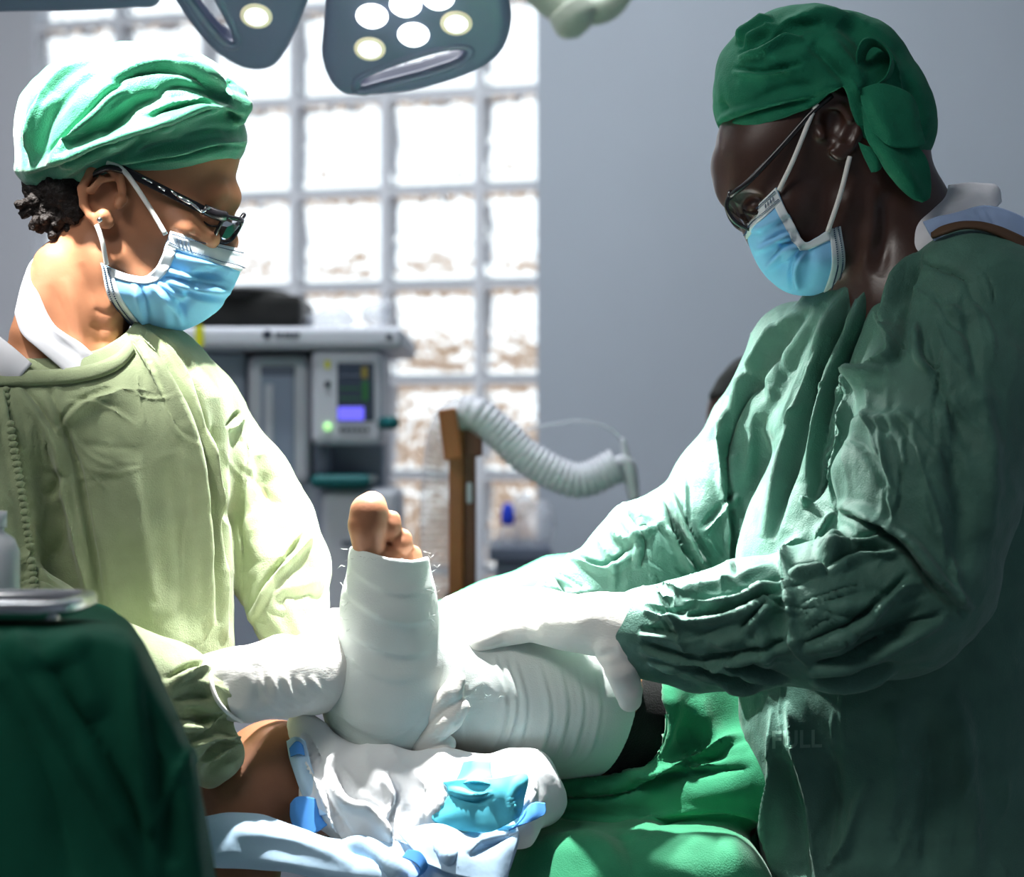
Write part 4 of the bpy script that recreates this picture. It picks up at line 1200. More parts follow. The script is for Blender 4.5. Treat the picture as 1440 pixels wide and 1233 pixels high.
# ------------------------------------------------------------------ patient
pat = empty('person', (P(900, 0, 100)[0], P(0, 0, 100)[1], ZT), 'person lying on the table with one leg wrapped in white bandage', 'person')
fd = field(280, 1130, 670, 1330, -260, 340, 4.0)
# raised leg inside the bandage
addchain(fd, [(545, 800, -100, 36), (540, 900, -84, 42), (535, 1000, -70, 46)], 0)
addchain(fd, [(535, 1000, -70, 46), (600, 970, -30, 52), (700, 966, 16, 68), (830, 984, 66, 84), (960, 1010, 130, 96), (1100, 1020, 230, 110)], 30)
# toes: big toe to little toe, pads toward the camera
toes = [[(524, 800, -76, 23), (519, 770, -80, 23), (517, 738, -92, 28), (519, 720, -92, 27), (523, 711, -84, 21)],
        [(556, 800, -58, 9), (553, 762, -62, 9), (550, 740, -82, 15), (550, 731, -80, 14)],
        [(574, 804, -50, 8), (571, 780, -54, 8), (566, 765, -74, 15), (566, 757, -72, 14)],
        [(588, 808, -44, 8), (586, 796, -46, 8), (581, 785, -64, 14), (581, 778, -62, 12)],
        [(596, 812, -38, 7), (596, 804, -40, 8), (595, 797, -50, 10)]]
toes = [[(x, y, d - 34, r) for x, y, d, r in t] for t in toes]
for t in toes: addchain(fd, t, 1.5)
addchain(fd, [(516, 806, -104, 22), (560, 812, -98, 22)], 12)
# other leg, knee bent over the table edge
addchain(fd, [(1000, 1090, 190, 100), (760, 1100, 110, 84), (520, 1104, 10, 76), (384, 1092, -70, 72)], 20)
addchain(fd, [(384, 1092, -70, 72), (345, 1130, -110, 62), (330, 1230, -150, 56), (320, 1320, -160, 50)], 30)
V, Fq = finish(fd)
px = project(V)
mk('body', V, Fq, M['skin_p'], pat)
V, Fq = limb([(832, 990, 76, 97), (865, 994, 90, 98), (960, 1008, 132, 101), (1060, 1016, 196, 108)], 40, 30)  # black sleeve added so the gap beyond the bandage reads as deep shade
mk('thigh_shade_sleeve', V, Fq, M['dark_cloth'], pat, label='black sleeve for the shade round the thigh')
M['bandage'] = mat('white_gauze', srgb(222, 230, 226), rough=0.95, spec=0.08, bumps=((45, 0.2, 0.002, (1, 1, 1)), (600, 0.35, 0.0008, (1, 1, 2))))
fd = field(440, 930, 740, 1120, -230, 220, 2.8)
addchain(fd, [(546, 786, -104, 57), (548, 850, -94, 60), (544, 930, -80, 70), (537, 992, -70, 77)], 18, flat=((0, 1, 0), 0.8))
addchain(fd, [(540, 980, -60, 72), (606, 958, -20, 70), (660, 962, 4, 80), (740, 972, 34, 98), (800, 980, 58, 106), (850, 988, 84, 104)], 40)
addchain(fd, [(548, 870, -76, 50), (610, 950, -16, 56)], 40)
fd.add(hemline([(400, 762), (486, 764), (510, 772), (548, 784), (580, 788), (606, 782), (640, 778), (1000, 700)], -1), R(3), 's')
# knee end cut square to the leg
e0, e1 = P(800, 980, 58), P(850, 988, 84); ax = e1 - e0; ax /= np.linalg.norm(ax)
c0 = P(838, 990, 78)
fd.add((lambda X, Y, Z: (-((X - c0[0]) * ax[0] + (Y - c0[1]) * ax[1] + (Z - c0[2]) * ax[2])).astype(np.float32), np.full(3, -50.), np.full(3, 50.)), R(3), 's')
V, Fq = finish(fd)
V = fold(V, Fq, [
    ('s', 7, 2.2, [(612, 828), (570, 838), (530, 828), (484, 796)]), ('s', 7, 2.6, [(616, 874), (570, 880), (530, 868), (482, 834)]), ('s', 7, 2.6, [(618, 912), (570, 925), (530, 914), (478, 886)]),
    ('s', 7, 1.6, [(604, 950), (560, 960), (520, 948), (470, 910)]), ('s', 8, 2.4, [(596, 1014), (545, 1036), (500, 1024), (458, 988)]), ('s', 7, 1.6, [(584, 1044), (540, 1056), (505, 1048), (462, 1018)]),
    ('s', 7, 2.0, [(560, 1046), (600, 1000), (625, 950), (622, 925)]), ('s', 7, 2.0, [(580, 1050), (620, 1005), (644, 955)]), ('v', 5, 1.2, [(500, 776), (550, 796), (604, 796)])], gain=0.75)
V = fold(V, Fq, [
    # turns round the calf, the loose one near the ankle bunched
    ('c', 7, 4.0, [(700, 920), (716, 990), (700, 1050), (668, 1066)]), ('c', 6, 3.6, [(714, 925), (730, 990), (714, 1048), (684, 1070)]), ('c', 6, 3.0, [(728, 925), (744, 990), (732, 1050), (702, 1075)]),
    ('c', 7, 2.4, [(762, 930), (778, 1000), (764, 1060), (740, 1080)]), ('c', 7, 2.0, [(790, 930), (802, 1000), (786, 1060), (760, 1082)]), ('c', 7, 2.0, [(812, 930), (824, 1000), (808, 1062), (780, 1084)]),
    ('c', 7, 1.8, [(838, 935), (848, 1000), (834, 1060), (806, 1086)]), ('v', 12, 4, [(680, 1030), (700, 1015), (718, 1020)]), ('r', 7, 2.5, [(648, 990), (680, 960), (700, 990)])], gain=0.65)
N = vnormals(V, Fq)
V = V + N * (noise(V, 18, 41) * 0.0016)[:, None]
bd = mk('bandage', V, Fq, M['bandage'], pat, label='white gauze wrap from toes to knee')
# loose gauze threads along the edge
random.seed(5)
fz = []
bb = bvh_of(V, Fq)
for k in range(90):
    x, y = random.choice([(random.uniform(600, 612), random.uniform(790, 900)), (random.uniform(484, 492), random.uniform(770, 930)), (random.uniform(490, 605), random.uniform(772, 790)), (random.uniform(640, 700), random.uniform(960, 1010))])
    p = surf_depth(bb, x, y, 0.0)
    if p[1] > 2.2: continue
    sg = 1 if x > 548 else -1
    e = p + np.array([sg * random.uniform(0, .008), random.uniform(-.004, .004), random.uniform(-.004, .004)])
    fz.append(tube([p, (p + e) / 2 + np.array([0, 0, random.uniform(-.003, .003)]), e], 0.00014, 3))
mk('loose_threads', *join(fz), M['bandage'], bd, kind='stuff')

# ------------------------------------------------------------------ green drape over table and patient
fd = field(560, 1560, 720, 1330, -270, 700, 5.5)
def rbox(lo, hi, r):
    c, h = (lo + hi) / 2, (hi - lo) / 2 - r
    def fn(X, Y, Z):
        a, b, d = np.abs(X - c[0]) - h[0], np.abs(Y - c[1]) - h[1], np.abs(Z - c[2]) - h[2]
        return np.sqrt(np.maximum(a, 0) ** 2 + np.maximum(b, 0) ** 2 + np.maximum(d, 0) ** 2) + np.minimum(np.maximum(a, np.maximum(b, d)), 0) - r
    return fn, lo, hi
fd.add(rbox(np.array([-0.01, 1.70, 0.62]), np.array([0.235, 2.40, ZT + 0.004]), 0.05), 0)
fd.add(rbox(np.array([-0.2, 1.98, 0.70]), np.array([0.66, 2.42, ZT + 0.006]), 0.05), 0.03)
cut0 = P(872, 998, 94)
addchain(fd, [(860, 996, 88, 122), (1020, 1014, 170, 128), (1200, 1010, 320, 150)], 20)
fd.add((lambda X, Y, Z: np.maximum(((X - cut0[0]) * ax[0] + (Y - cut0[1]) * ax[1] + (Z - cut0[2]) * ax[2]), (ZT + 0.015) - Z).astype(np.float32), np.full(3, -50.), np.full(3, 50.)), R(4), 's')
addchain(fd, [(820, 1100, 70, 52), (960, 1100, 60, 66), (1080, 1090, 30, 70)], 30)
# far side: the sheet running up over the patient's other side
addchain(fd, [(600, 930, 300, 70), (700, 900, 320, 76), (800, 870, 350, 84), (960, 850, 420, 100), (1150, 830, 460, 120)], 20)
addchain(fd, [(640, 905, 240, 30), (700, 870, 250, 26), (780, 850, 262, 20)], 14)
# opening for the leg
addchain(fd, [(780, 986, 40, 110), (880, 1000, 98, 107), (960, 1008, 132, 100), (1010, 1012, 160, 60)], 6, op='s')
V, Fq = finish(fd, 2)
V = fold(V, Fq, [
    ('c', 12, 12, [(1060, 1080), (990, 1085), (930, 1095), (870, 1115), (760, 1120)]), ('c', 12, 12, [(1055, 1040), (980, 1070), (920, 1095), (860, 1105)]), ('r', 14, 9, [(930, 960), (950, 1010), (930, 1070)]),
    ('v', 12, 8, [(915, 960), (925, 1020), (905, 1075)]), ('r', 16, 12, [(980, 980), (1000, 1030), (1050, 1060)]), ('v', 14, 10, [(960, 1000), (975, 1050), (1040, 1075)]),
    ('r', 20, 10, [(900, 1150), (980, 1120), (1060, 1110)]), ('v', 18, 10, [(760, 1150), (860, 1160), (900, 1233)]), ('r', 20, 10, [(760, 1190), (840, 1200), (880, 1260)]), ('c', 12, 9, [(1080, 1170), (1040, 1150), (960, 1150), (900, 1180)]),
    ('r', 10, 8, [(640, 900), (700, 860), (760, 845)]), ('v', 10, 8, [(650, 890), (720, 850), (790, 830)])])
N = vnormals(V, Fq)
V = V + N * (noise(V, 9, 51) * 0.007 + ridged(V, 13, 52) * 0.0025)[:, None]
mk('surgical_drape', V, Fq, M['drape_green'], label='emerald green drape covering the table and the lying patient', category='drape')

# ------------------------------------------------------------------ white wadding and blue sheet under the leg
M['wadding'] = mat('white_cotton_wadding', srgb(232, 234, 236), rough=0.95, spec=0.08, bumps=((40, 0.5, 0.004, (1, 1, 1)),))
fd = field(395, 800, 1030, 1233, -260, 120, 4.0)
addchain(fd, [(440, 1040, -110, 26), (470, 1100, -110, 50), (540, 1120, -120, 60), (640, 1120, -110, 56), (730, 1110, -80, 50)], 24)
addchain(fd, [(425, 1020, -100, 18), (440, 1060, -108, 26)], 16)
addchain(fd, [(460, 1130, -150, 40), (520, 1170, -170, 34), (560, 1180, -170, 26)], 20)
addchain(fd, [(620, 1150, -150, 40), (720, 1150, -130, 40), (760, 1130, -90, 30)], 20)
V, Fq = finish(fd)
V = fold(V, Fq, [('c', 9, 12, [(425, 1030), (450, 1090), (470, 1140), (500, 1190)]), ('c', 9, 12, [(476, 1080), (486, 1120), (530, 1140), (560, 1180)]), ('k', 9, 9, [(450, 1060), (500, 1100), (520, 1150), (560, 1190)]),
                 ('c', 9, 11, [(545, 1085), (560, 1120), (548, 1160), (560, 1200)]), ('k', 9, 9, [(580, 1080), (604, 1120), (590, 1160), (600, 1200)]), ('c', 9, 11, [(620, 1080), (630, 1120), (610, 1160)]), ('k', 8, 8, [(650, 1070), (640, 1110), (660, 1150)]),
                 ('c', 8, 9, [(700, 1080), (720, 1120), (700, 1160)]), ('k', 8, 8, [(740, 1085), (745, 1120), (720, 1150)])])
q = V * np.array([1, 1, .5])
V = V + vnormals(V, Fq) * (noise(V, 14, 55) * 0.007 + ridged(q, 22, 56) * 0.004)[:, None]
mk('cotton_wadding', V, Fq, M['wadding'], label='crumpled white cotton wadding under the bandaged heel', category='wadding')

M['sheet_pale'] = mat('pale_blue_sheet', srgb(186, 216, 240), rough=0.85, spec=0.15, bumps=((40, 0.35, 0.004, (1, 1, 1)),))
M['sheet_blue'] = mat('blue_sheet_underside', srgb(84, 150, 222), rough=0.8, spec=0.15)
M['sheet_cyan'] = mat('cyan_sheet_lining', srgb(96, 200, 222), rough=0.8, spec=0.15)
def cloth(rows, nr, nc, name, m, parent=None, strokes=(), nz=0.003, fr=14, seed=60, t=0.0016, **kw):
    V, Fq = sheet_pts([[P(*p) for p in r] for r in rows], nr, nc)
    V = fold(V, Fq, strokes, face=-1, sheet=True)
    V = V + vnormals(V, Fq) * (noise(V, fr, seed) * nz + noise(V, fr * 3, seed + 1) * nz * 0.3)[:, None]
    return mk(name, *solid(V, Fq, t), m, parent, **kw)
bs = empty('blue_sheet', P(540, 1200, -170), 'crumpled pale blue disposable sheet spread below the leg', 'sheet')
cloth([[(285, 1152, -190), (340, 1146, -200), (410, 1158, -205), (470, 1180, -205), (560, 1190, -200), (640, 1170, -190), (720, 1150, -170)],
       [(282, 1172, -215), (340, 1166, -228), (410, 1180, -232), (480, 1202, -232), (560, 1206, -226), (650, 1194, -214), (730, 1176, -190)],
       [(284, 1204, -228), (340, 1206, -244), (410, 1214, -250), (480, 1226, -246), (570, 1232, -238), (650, 1226, -226), (720, 1216, -204)],
       [(290, 1216, -222), (345, 1222, -236), (420, 1232, -242), (490, 1250, -240), (580, 1264, -230), (650, 1262, -222), (704, 1256, -206)]], 60, 110, 'sheet_spread', M['sheet_pale'], bs,
      [('c', 10, 10, [(560, 1240), (520, 1205), (480, 1190)]), ('r', 10, 8, [(330, 1170), (420, 1185), (500, 1215)]), ('c', 9, 10, [(640, 1230), (590, 1195), (560, 1180)]), ('v', 9, 8, [(560, 1195), (590, 1225), (600, 1245)]),
       ('c', 9, 10, [(720, 1180), (660, 1200), (620, 1225)]), ('r', 10, 9, [(580, 1180), (630, 1205), (660, 1240)])], 0.006, 12, 61)
cloth([[(404, 1042, -128), (416, 1036, -136), (430, 1042, -138)], [(408, 1066, -136), (420, 1062, -146), (436, 1068, -146)], [(418, 1098, -150), (428, 1096, -160), (446, 1098, -156)], [(440, 1150, -176), (456, 1146, -186), (476, 1148, -180)]], 40, 16, 'folded_flap', M['sheet_pale'], bs, nz=.002)
cloth([[(408, 1052, -140), (418, 1042, -146), (426, 1048, -146)], [(410, 1064, -142), (420, 1060, -150), (428, 1062, -148)]], 12, 12, 'turned_edge', M['sheet_blue'], bs, nz=.001)
cloth([[(410, 1130, -168), (420, 1120, -178), (440, 1122, -180), (446, 1130, -176)], [(410, 1150, -174), (424, 1150, -186), (444, 1150, -188), (452, 1152, -182)], [(418, 1172, -186), (430, 1174, -194), (446, 1170, -194), (460, 1160, -188)]], 24, 20, 'turned_edge', M['sheet_blue'], bs, nz=.001)
cloth([[(624, 1100, -176), (650, 1096, -182), (700, 1094, -178), (738, 1090, -160)], [(632, 1118, -186), (664, 1118, -192), (705, 1112, -186), (736, 1110, -168)], [(608, 1152, -196), (650, 1142, -202), (690, 1136, -196), (732, 1134, -176)], [(650, 1168, -204), (680, 1170, -206), (700, 1166, -200), (728, 1150, -184)]], 40, 40, 'lining_flap', M['sheet_cyan'], bs, [('c', 7, 8, [(694, 1122), (660, 1126), (630, 1116)]), ('k', 8, 8, [(735, 1092), (715, 1120), (722, 1150)])], .007, 18)
cloth([[(652, 1072, -150), (668, 1070, -156), (690, 1072, -156)], [(646, 1092, -166), (668, 1090, -172), (690, 1092, -168)], [(636, 1112, -180), (664, 1104, -186), (694, 1110, -180)]], 20, 20, 'lining_flap', M['sheet_cyan'], bs, nz=.005, fr=22)
cloth([[(735, 1148, -178), (750, 1130, -176), (765, 1130, -168)], [(728, 1160, -186), (745, 1148, -188), (766, 1144, -176)], [(716, 1168, -192), (735, 1160, -194), (755, 1152, -186)]], 20, 20, 'turned_edge', M['sheet_blue'], bs, nz=.002)
cloth([[(574, 1196, -246), (590, 1198, -250), (600, 1214, -250), (596, 1224, -246)], [(566, 1206, -250), (584, 1214, -258), (590, 1226, -258), (580, 1236, -252)]], 16, 20, 'turned_edge', M['sheet_blue'], bs, nz=.001)
cloth([[(560, 1172, -200), (620, 1160, -206), (680, 1180, -204), (730, 1168, -192)], [(575, 1190, -226), (625, 1188, -230), (680, 1204, -226), (725, 1196, -206)], [(600, 1216, -246), (640, 1230, -244), (690, 1240, -236), (712, 1244, -220)]], 40, 50, 'folded_flap', M['sheet_pale'], bs, [('c', 9, 9, [(730, 1170), (690, 1184), (660, 1205)])], .004)

# ------------------------------------------------------------------ instrument table in front on the left, under a dark green cloth
it = empty('instrument_table', (-0.56, 1.425, 0.0), 'draped instrument table in the left foreground', 'table')
ZI = 1.2215
mk('table_top', *box_pts((-0.56, 1.425, ZI - 0.02), 0.44, 0.28, 0.02, None, 0.004), M['metal'], it, smooth=False)
for sx in (-.2, .19):
    for sy in (-.11, .11):
        mk('leg', *tube([(-0.56 + sx, 1.425 + sy, 0.0), (-0.56 + sx, 1.425 + sy, ZI - 0.02)], 0.011, 12), M['metal'], it)
rows = []
for d0, pts in ((-312, [(-260, 831), (-60, 833), (60, 838), (120, 847), (156, 858), (172, 885), (184, 960), (192, 1060), (200, 1300)]),
                (-440, [(-270, 844), (-60, 847), (60, 850), (126, 856), (164, 866), (186, 896), (214, 980), (232, 1070), (246, 1300)]),
                (-600, [(-280, 862), (-60, 866), (60, 868), (130, 868), (172, 880), (200, 912), (240, 1000), (262, 1080), (284, 1300)]),
                (-740, [(-290, 880), (-60, 884), (60, 884), (130, 880), (178, 890), (208, 928), (254, 1020), (280, 1090), (300, 1300)]),
                (-815, [(-300, 896), (-60, 898), (50, 896), (126, 890), (176, 902), (206, 946), (250, 1035), (277, 1100), (299, 1300)]),
                (-842, [(-310, 930), (-60, 932), (40, 930), (116, 924), (168, 938), (202, 980), (244, 1060), (272, 1130), (297, 1300)]),
                (-856, [(-320, 1060), (-60, 1060), (30, 1060), (104, 1056), (160, 1066), (198, 1086), (238, 1130), (264, 1180), (292, 1310)]),
                (-870, [(-330, 1360), (-60, 1360), (30, 1360), (100, 1360), (160, 1360), (200, 1360), (236, 1360), (262, 1360), (288, 1360)])):
    rows.append([P(x, y, d0) for x, y in pts])
V, Fq = sheet_pts(rows, 190, 240)
V = fold(V, Fq, [('r', 15, 14, [(18, 900), (80, 990), (150, 1110), (215, 1250)]), ('v', 14, 9, [(45, 905), (110, 1010), (180, 1120), (240, 1250)]), ('r', 12, 12, [(176, 900), (190, 1000), (205, 1100), (225, 1250)]),
                 ('v', 16, 10, [(200, 960), (225, 1080), (240, 1220)]), ('k', 9, 9, [(266, 1050), (232, 1120), (215, 1170)]), ('v', 20, 9, [(0, 960), (60, 1080), (110, 1240)]), ('r', 16, 7, [(100, 900), (120, 960), (140, 1010)]),
                 ('r', 14, 8, [(10, 905), (60, 930), (130, 900)])], gain=1.2, face=-1, sheet=True)
V = V + vnormals(V, Fq) * (noise(V, 8, 71) * 0.006)[:, None]
mk('tablecloth', *solid(V, Fq, 0.003), M['drape_dark'], it, label='dark green cloth hanging in folds')
# steel tray lying on it
tr = empty('instrument_tray', (-0.40, 1.33, ZI), 'shallow steel tray lying on the dark green tablecloth', 'tray')
ty0, ty1, tx1, tz = 1.275, 1.385, P(102, 0, -720)[0], ZI + 0.010
mk('tray_floor', *box_pts((tx1 - .13, (ty0 + ty1) / 2, tz), 0.26, ty1 - ty0, 0.003), M['metal'], tr, smooth=False)
q = [(tx1 - .26, ty0, tz + .004), (tx1 - .01, ty0, tz + .004), (tx1, ty0 + .012, tz + .004), (tx1, ty1 - .012, tz + .004), (tx1 - .01, ty1, tz + .004), (tx1 - .26, ty1, tz + .004), (tx1 - .26, ty0, tz + .004)]
mk('tray_rim', *tube(q, 0.006, 12), M['metal'], tr)
# white bottle at the left edge
M['bottle'] = mat('translucent_white_plastic', srgb(220, 220, 226), rough=0.35, spec=0.4)
c = np.array([P(-12, 0, -420)[0], D0 - 420 * S, 1.2245])
bt = empty('plastic_bottle', c, 'white plastic bottle at the left edge behind the tray', 'bottle')
mk('bottle_body', *lathe([(0, 0), (.021, 0), (.022, .004), (.022, .036), (.018, .046), (.010, .052), (0.010, .056), (0, .056)], c, (0, 0, 1), 28), M['bottle'], bt)
mk('bottle_cap', *lathe([(0, .055), (.012, .055), (.012, .068), (0, .069)], c, (0, 0, 1), 24), M['bottle'], bt)
# ------------------------------------------------------------------ anaesthesia machine by the window
M['mach'] = mat('pale_grey_plastic', srgb(196, 202, 214), rough=0.45, spec=0.4)
M['mach_lo'] = mat('blue_grey_plastic', srgb(150, 160, 178), rough=0.5)
M['mach_dark'] = mat('slate_plastic', srgb(96, 106, 124), rough=0.5)
M['acryl'] = mat('frosted_panel', srgb(140, 154, 178), rough=0.3, spec=0.5)
M['teal'] = mat('teal_plastic', srgb(10, 92, 96), rough=0.5)
M['yellow'] = mat('yellow_tag', srgb(214, 214, 40), rough=0.6)
M['screen'] = mat('screen_dark', srgb(34, 40, 50), rough=0.2, emit=(srgb(40, 50, 64), 0.6))
M['screen_blue'] = mat('screen_blue', srgb(90, 80, 230), rough=0.2, emit=(srgb(112, 108, 240), 1.0))
M['screen_green'] = mat('screen_green', srgb(40, 90, 50), rough=0.2, emit=(srgb(40, 80, 50), 0.3))
M['screen_amber'] = mat('screen_amber', srgb(120, 110, 50), rough=0.2, emit=(srgb(100, 92, 50), 0.3))
M['led'] = mat('green_lamp', srgb(170, 240, 150), rough=0.4, emit=(srgb(176, 240, 160), 1.0))
M['logo'] = mat('slate_print', srgb(52, 60, 76), rough=0.6)
M['wood'] = mat('varnished_wood', srgb(150, 92, 48), rough=0.4, spec=0.4, var=0.25, var_scale=9, bumps=((60, 0.2, 0.002, (1, 1, .1)),))
M['wood_dark'] = mat('dark_wood', srgb(104, 68, 54), rough=0.5, var=0.2, var_scale=9)
M['hose'] = mat('milky_plastic', srgb(222, 226, 236), rough=0.35, spec=0.4, alpha=0.9)
M['clear'] = mat('clear_plastic', srgb(225, 230, 240), rough=0.25, spec=0.4, alpha=0.35)

DM = 1750.0
def bx(name, x0, x1, y0, y1, d0, d1, m, parent, bevel=0.006, **kw):
    """box whose front face covers photo rectangle x0..x1, y0..y1 at depth d0"""
    a, b = P(x0, y1, d0), P(x1, y0, d0)
    dy = (d1 - d0) * S
    return mk(name, *box_pts(((a[0] + b[0]) / 2, a[1] + dy / 2, (a[2] + b[2]) / 2), b[0] - a[0], dy, b[2] - a[2], None, min(bevel, 0.45 * min(b[0] - a[0], dy, b[2] - a[2])), 3), m, parent, smooth=False, **kw)
am = empty('anaesthesia_machine', P(370, 700, DM + 300) * np.array([1, 1, 0]), 'grey anaesthesia machine with small screen standing before the glass blocks', 'machine')
bx('shelf', 120, 566, 459, 490, DM - 40, DM + 600, M['mach'], am, 0.01)
bx('back_panel', 150, 540, 488, 900, DM + 260, DM + 520, M['mach_lo'], am)
bx('bellows_housing', 348, 435, 500, 680, DM + 40, DM + 262, M['mach'], am, 0.012)
bx('bellows_window', 366, 414, 514, 666, DM + 34, DM + 60, M['acryl'], am, 0.004)
bx('bellows_strip', 366, 414, 514, 528, DM + 30, DM + 50, M['mach_dark'], am, 0.003)
bx('bellows_strip', 372, 384, 540, 660, DM + 30, DM + 50, M['mach'], am, 0.003)
bx('side_housing', 200, 346, 494, 700, DM + 80, DM + 262, M['mach_lo'], am, 0.01)
bx('spine', 434, 460, 490, 690, DM + 120, DM + 262, M['mach_dark'], am)
mon = bx('monitor', 437, 538, 492, 626, DM - 20, DM + 200, M['mach'], am, 0.012)
bx('monitor_hinge', 440, 462, 622, 668, DM + 40, DM + 180, M['mach_dark'], am)
bx('screen', 474, 526, 510, 592, DM - 24, DM - 10, M['screen'], mon, 0.002)
bx('screen_readout', 475, 512, 572, 591, DM - 26, DM - 20, M['screen_blue'], mon, 0.001)
bx('screen_readout', 509, 518, 536, 564, DM - 26, DM - 20, M['screen_green'], mon, 0.001)
bx('screen_readout', 508, 517, 516, 532, DM - 26, DM - 20, M['screen_amber'], mon, 0.001)
for k, y in enumerate((527, 545, 559)):
    bx('screen_trace', 477, 506, y, y + 2.4, DM - 26, DM - 20, M['screen_green'] if k else M['mach_dark'], mon, 0.0005)
for k in range(6):
    bx('button', 477 + k * 7.4, 482 + k * 7.4, 602, 607, DM - 26, DM - 10, M['logo'], mon, 0.001)
bx('warning_sticker', 457, 464, 507, 518, DM - 23, DM - 15, M['yellow'], mon, 0.001)
def knob(name, x, y, d, r, h, m, parent, axis=(0, -1, 0)):
    q = R(r, d)
    return mk(name, *lathe([(0, 0), (q, 0), (q, h * .8), (q * .85, h), (0, h)], P(x, y, d), axis, 24), m, parent)
knob('button', 461, 540, DM - 18, 4.5, 0.006, M['logo'], mon)
knob('status_lamp', 461, 600, DM - 18, 6, 0.006, M['led'], mon)
knob('control_knob', 538, 595, DM - 10, 9, 0.03, M['teal'], mon, (0.7, -0.7, 0))
lg = knob('emblem', 376, 470, DM - 38, 6.5, 0.003, M['logo'], am)
for k, w in enumerate((5, 4, 5, 4.5, 5, 4)):
    bx('lettering', 387 + k * 6, 387 + k * 6 + w, 467, 474, DM - 43, DM - 38, M['logo'], am, 0.0005)
bx('lettering', 543, 551, 470, 477, DM - 43, DM - 38, M['logo'], am, 0.0005)
bx('yellow_tag', 274, 286, 458, 488, DM - 48, DM - 42, M['yellow'], am, 0.002)
bx('teal_tray', 436, 520, 668, 686, DM - 60, DM + 240, M['teal'], am, 0.01)
bx('drawer_cabinet', 300, 470, 676, 1000, DM + 60, DM + 260, M['mach_lo'], am)
bx('drawer_cabinet', 452, 560, 688, 1000, DM - 20, DM + 240, M['mach'], am, 0.012)
for y in (760, 850): bx('drawer_pull', 480, 530, y, y + 6, DM - 30, DM - 18, M['mach_dark'], am, 0.002)
base = P(400, 0, DM + 250)
mk('base', *box_pts((base[0] + .03, base[1], 0.12), 0.62, 0.46, 0.10, None, 0.02), M['mach_dark'], am, smooth=False)
mk('frame', *box_pts((base[0] + .03, base[1] + .02, 0.45), 0.46, 0.34, 0.66, None, 0.02), M['mach_lo'], am, smooth=False)
for sx in (-.25, .3):
    for sy in (-.17, .17):
        mk('castor', *lathe([(0, -.012), (.036, -.012), (.04, -.006), (.04, .006), (.036, .012), (0, .012)], (base[0] + sx, base[1] + sy, 0.04), (1, 0, 0), 24), M['black'], am)
# black case and clear packs on the shelf
a = P(330, 459, DM + 60)
fd = field(180, 440, 395, 470, DM - 20, DM + 380, 9)
fd.add(rbox(P(200, 462, DM + 30) * np.array([1, 1, 1]) + np.array([0, 0, 0.0]), P(424, 414, DM + 30) + np.array([0, .2, 0]), 0.012), 0)
fd.add(pell(340, 414, DM + 140, 70, 80, 7), R(10))
V, Fq = finish(fd)
V[:, 2] = np.maximum(V[:, 2], P(0, 459, DM - 40)[2] + 0.0005)
mk('soft_case', V, Fq, M['dark_cloth'], label='soft black case lying on top of the machine shelf', category='case')
for k, (x, y, rx, ry, lab) in enumerate([(462, 449, 34, 10, 'crumpled clear plastic pack flat on the machine shelf'), (528, 442, 16, 14, 'upright clear plastic pack near the right end of the machine shelf')]):
    fd = field(x - 60, x + 60, y - 40, y + 40, DM + 40, DM + 220, 7)
    fd.add(pell(x, y, DM + 130, rx, 50, ry), 0); fd.add(pell(x + 14, y - 4, DM + 120, rx * .5, 40, ry * 1.1, 20), R(8))
    V, Fq = finish(fd); V = V + vnormals(V, Fq) * (ridged(V, 30, 80 + k) * 0.006)[:, None]
    V[:, 2] = np.maximum(V[:, 2], P(0, 459, DM - 40)[2] + 0.0005)
    mk('plastic_pack', V, Fq, M['clear'], label=lab, category='pack', group='clear packs on the machine shelf')

# ------------------------------------------------------------------ wooden post with breathing hose
DP = 1150.0
po = empty('wooden_post', P(650, 850, DP) * np.array([1, 1, 0]), 'brown wooden post with a block at its top', 'post')
zt0 = P(0, 640, DP)[2]
def post(name, x0, x1, y0, d0, d1, m, y1=None):
    a, b = P(x0, y0, DP + d0), P(x1, y0, DP + d0)
    z1 = a[2]; z0 = P(0, y1, DP)[2] if y1 else 0.0
    return mk(name, *box_pts(((a[0] + b[0]) / 2, a[1] + (d1 - d0) * S / 2, (z0 + z1) / 2), b[0] - a[0], (d1 - d0) * S, z1 - z0, None, 0.003), m, po, smooth=False)
post('upright', 631, 652, 600, -10, 40, M['wood']); post('upright', 651, 669, 600, 0, 60, M['wood_dark'])
post('side_block', 652, 678, 594, -8, 50, M['wood_dark'], 642)
ang = math.radians(-8)
c = (P(618, 575, DP - 20) + P(650, 646, DP - 20)) / 2
rt = np.array([[math.cos(ang), 0, -math.sin(ang)], [0, 1, 0], [math.sin(ang), 0, math.cos(ang)]])
mk('top_block', *box_pts(c, R(26, DP), 0.05, R(71, DP), rt.T, 0.003), M['wood'], po, smooth=False)
mk('foot', *box_pts((P(650, 0, DP)[0], D0 + DP * S + .01, 0.02), 0.3, 0.3, 0.04, None, 0.005), M['wood_dark'], po, smooth=False)
post('label_plate', 656, 664, 678, -4, 2, M['mach'], 708)
post('rubber_clamp', 626, 672, 836, -30, 70, M['black'], 858)
